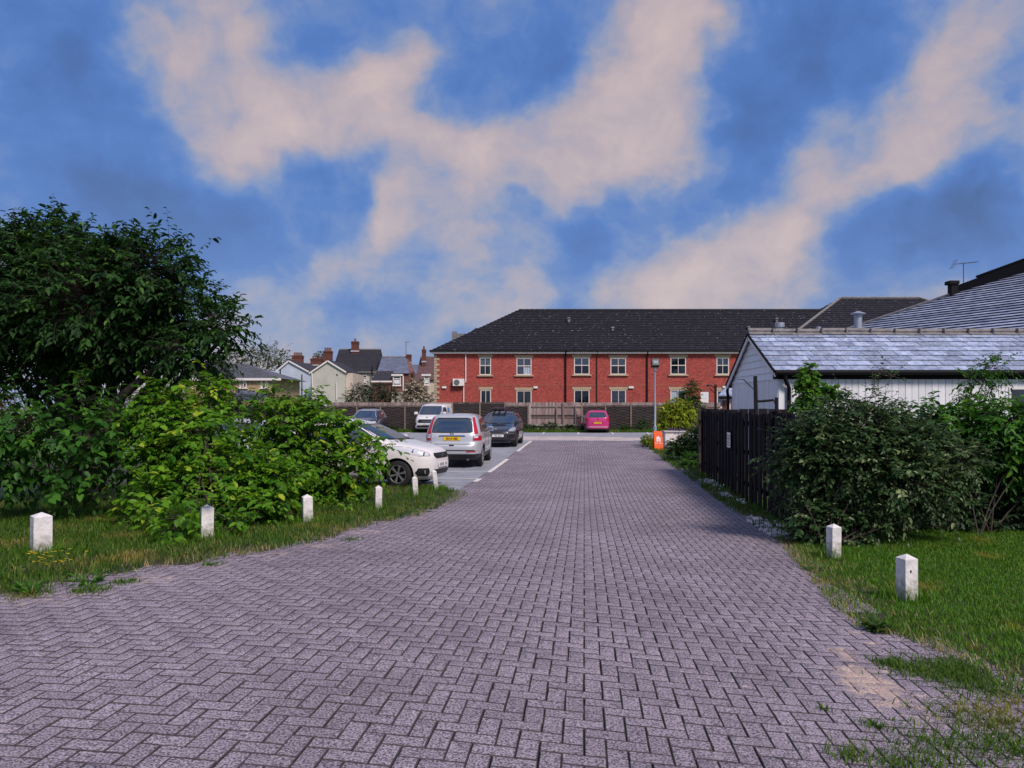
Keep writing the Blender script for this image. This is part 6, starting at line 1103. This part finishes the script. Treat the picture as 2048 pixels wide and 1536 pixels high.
    plate(r, b, 1, .55, 'wplate', 'F22 ACU', y=.12); x = float(b.front(0,.86)); m = MB(); m.prism([(x+.012,-.035,.89),(x+.012,.035,.89),(x+.022,.03,.84),(x+.026,0,.815),(x+.022,-.03,.84)], (.006,0,.004)); m.build('crest', M('crest_gold', (.55,.30,.12), rough=.4), r); wiper(r, b, 1, .6, 1.10, 0, 1.14); wiper(r, b, 1, 0, 1.10, -.6, 1.14)
    for sg in (1,-1): m = MB(); m.tube([(.1,sg*.66,1.60),(-.2,sg*.62,1.70),(-1.3,sg*.62,1.70),(-1.6,sg*.62,1.62)], .022, 8); m.build('roof_rail', MT['black'], r)
    rk = MB(); [rk.box((x,0,1.745), (.06,1.25,.035), bev=.01) for x in (-.25,-1.1)]; [rk.box((-.68,y,1.82), (1.5,.09,.10), bev=.03) for y in (-.42,-.15,.15)]; rk.box((-.1,-.1,1.85), (.2,.62,.12), bev=.04); rk.tube([(-.3,.1,1.9),(-.3,.5,1.92)], .02, 6); rk.build('roof_rack', M('rack_dark', (.03,.02,.035), rough=.6), r)
    # white van facing the camera
    K = [(.22,-2.4,2.3,.90,7,12),(.34,-2.46,2.44,.965,6,12),(.55,-2.48,2.49,.985,5,12),(.80,-2.48,2.48,.99,4.6,12),(.95,-2.48,2.42,.99,4.4,12),(1.05,-2.48,2.28,.985,4.2,12),(1.12,-2.48,2.08,.98,4.2,12),(1.18,-2.48,1.88,.975,4.6,12),(1.26,-2.48,1.74,.965,5,12),(1.50,-2.47,1.40,.935,5,12),(1.72,-2.46,1.08,.90,5,12),(1.84,-2.45,.88,.865,4.6,10),(1.91,-2.42,.66,.80,4.4,8),(1.96,-2.35,.3,.68,4,6),(1.985,-2.2,-.1,.5,3.5,4)]
    def van(label, p, hd, deco):
        r, b = vehicle('van', label, 'van', p, hd, K, 'p_white', 2.93, .34, .215, lowz=.30, wcov=True, spokes=5); patch(b, 'front', [(1.20,-.86,.86),(1.5,-.80,.80),(1.82,-.70,.70)], .002, 'seal', 'windscreen_seal', r, nx=20, nz=12); patch(b, 'front', [(1.23,-.82,.82),(1.5,-.765,.765),(1.80,-.67,.67)], .006, 'carglass', 'windscreen', r, nx=20, nz=12)
        patch(b, 'side', [(1.22,.55,1.55),(1.4,.55,1.32),(1.72,.60,.92)], .006, 'carglass', 'side_window', r, True)
        if deco:
            patch(b, 'front', [(.66,-.55,.55),(.72,-.60,.60),(.82,-.60,.60),(.90,-.52,.52)], .008, 'black', 'grille', r, nx=18); patch(b, 'front', [(.34,-.72,.72),(.42,-.70,.70),(.50,-.62,.62)], .008, 'black', 'lower_grille', r, nx=18); patch(b, 'front', [(.92,.66,.86),(.99,.66,.93),(1.08,.76,.92)], .008, 'lamp', 'headlight', r, True); patch(b, 'front', [(.52,.76,.88),(.60,.74,.90),(.66,.76,.88)], .008, 'black', 'fog_recess', r, True)
            patch(b, 'front', [(.765,-.36,.36),(.775,-.36,.36),(.785,-.36,.36)], .014, 'chrome', 'grille_bar', r, nx=12, nz=3); plate(r, b, 1, .58, 'wplate', None); m = MB(); m.lathe([(.09,0),(.085,.012)], 20, 'X', (float(b.front(0,1.0))+.004, 0, 1.0)); o = m.build('emblem', MT['galv'], r); o.scale = (1, 1, .98)
            mirror_pair(r, b, 1.45, 1.28, 'p_white', 1.4); patch(b, 'side', [(1.35,-.25,.25),(1.5,-.25,.25),(1.68,-.2,.25)], .005, 'blueprint', 'side_print', r, True); patch(b, 'side', [(.98,-1.9,.2),(1.05,-1.9,.3),(1.12,-1.9,.4)], .005, 'galv', 'side_stripe', r, True, nz=3); patch(b, 'side', [(1.18,-1.7,-.6),(1.22,-1.7,-.55),(1.26,-1.7,-.5)], .005, 'galv', 'side_stripe', r, True, nz=3); patch(b, 'side', [(1.3,-2.0,-1.4),(1.5,-2.0,-1.4),(1.7,-1.95,-1.4)], .005, 'carglass', 'rear_side_window', r, True)
            seams(r, b, [[(.45,.35),(.45,1.75)],[(1.65,.5),(1.62,1.2)]])
    q = P(853, 0, 51.0); hd = R(-90)-.15; van('white delivery van with a black grille facing the camera', ground_pos(q.x-2.45*math.cos(hd), 51.0-2.45*math.sin(hd)), hd, True)
    q = P(846, 0, 61); o = van('white van of which only the roof shows above the far fence', Vector((q.x, 63.4, P(0,795,61).z-1.985)), hd, False)
    # dark car with pale roof edges, left of the van
    K2 = [(z, a*1.04, f_*1.04, w_*1.03, n1, n2+2) for z, a, f_, w_, n1, n2 in HATCH]; K2 = [(z*1.08 if z > .3 else z, a-.1*(z > .9), f_, w_, n1, n2) for z, a, f_, w_, n1, n2 in K2]
    q = P(722, 0, 44.6); hd = R(-90)-.03; r, b = vehicle('hatchback', 'dark blue hatchback with pale window pillars seen over the shrubs', 'car', ground_pos(q.x, 46.6), hd, K2, 'p_navy', 2.5, .32, .2)
    glazing(r, b, [(1.11,.73),(1.3,.67),(1.51,.59)], None, [[(1.11,0,.76),(1.28,0,.48),(1.46,-.03,.12)],[(1.11,-1.0,-.08),(1.28,-1.0,-.08),(1.46,-1.0,-.08)]]); mirror_pair(r, b, .70, 1.1, 'p_navy'); patch(b, 'front', [(.71,.5,.72),(.8,.55,.80),(.9,.66,.80)], .008, 'lamp', 'headlight', r, True); patch(b, 'front', [(.6,-.42,.42),(.7,-.45,.45),(.78,-.42,.42)], .008, 'black', 'grille', r)
    for sg in (1,-1):
        m = MB(); pts = [(x, sg*(float(b.side(x,z))+.012), z) for x, z in ((.86,1.12),(.60,1.28),(.22,1.46),(-.05,1.555),(-.8,1.58),(-1.35,1.5),(-1.66,1.2),(-1.72,1.1))]; m.tube(pts, .022, 6); m.build('roof_rail', MT['p_grey'], r)
    patch(b, 'front', [(1.525,-.52,.52),(1.56,-.48,.48),(1.585,-.38,.38)], .008, 'p_grey', 'roof_edge', r, nx=14, nz=5); plate(r, b, 1, .5, 'wplate', None)
    # pink hatchback, tail towards the camera
    q = P(1195.5, 0, 51); hd = R(90)-.04; r, b = vehicle('hatchback', 'small pink hatchback parked nose in against the far fence', 'car', ground_pos(q.x+.05, 50.9+1.75), hd, HATCH, 'p_pink', 2.43, .30, .19, lowz=.28); hatch_details(r, b)
    patch(b, 'rear', [(.78,.60,.79),(.9,.58,.80),(1.02,.64,.77)], .010, 'redlamp', 'tail_light', r, True); patch(b, 'rear', [(.62,-.36,.36),(.68,-.36,.36),(.75,-.34,.34)], .006, M('plate_recess', (.30,.02,.10), rough=.5), 'plate_recess', r, nx=14); plate(r, b, -1, .665, 'yplate', None); patch(b, 'rear', [(.36,-.74,.74),(.40,-.74,.74),(.43,-.74,.74)], .008, M('pale_bumper_strip', (.72,.35,.45), rough=.4), 'bumper_strip', r, nx=16, nz=3); wiper(r, b, -1, -.02, 1.05, .30, 1.09, .018); m = MB(); m.lathe([(.05,0),(.045,.01)], 14, 'X', (float(b.rear(0,.93))-.014,0,.93)); m.build('emblem', MT['chrome'], r)
    # pale car glimpsed through the shrubs
    q = P(440, 0, 21.5); hd = R(-90)+.1; r, b = vehicle('hatchback', 'pale grey car glimpsed through the leaves of the big shrub', 'car', ground_pos(q.x, 23.4), hd, HATCH, 'p_grey', 2.43, .30, .19); hatch_details(r, b); patch(b, 'front', [(.68,.5,.72),(.76,.55,.80),(.86,.66,.80)], .008, 'lamp', 'headlight', r, True); patch(b, 'front', [(.58,-.42,.42),(.66,-.45,.45),(.72,-.42,.42)], .008, 'black', 'grille', r); plate(r, b, 1, .5, 'wplate', None)
# ------------------------------------------------------------------ build
brick_building(); barn(); hall(); houses()
bollards(); picket_fence(); back_fence(); posts(); lamp_and_board(); stones()
cars()
far_plants(); left_plants(); right_plants(); grass()
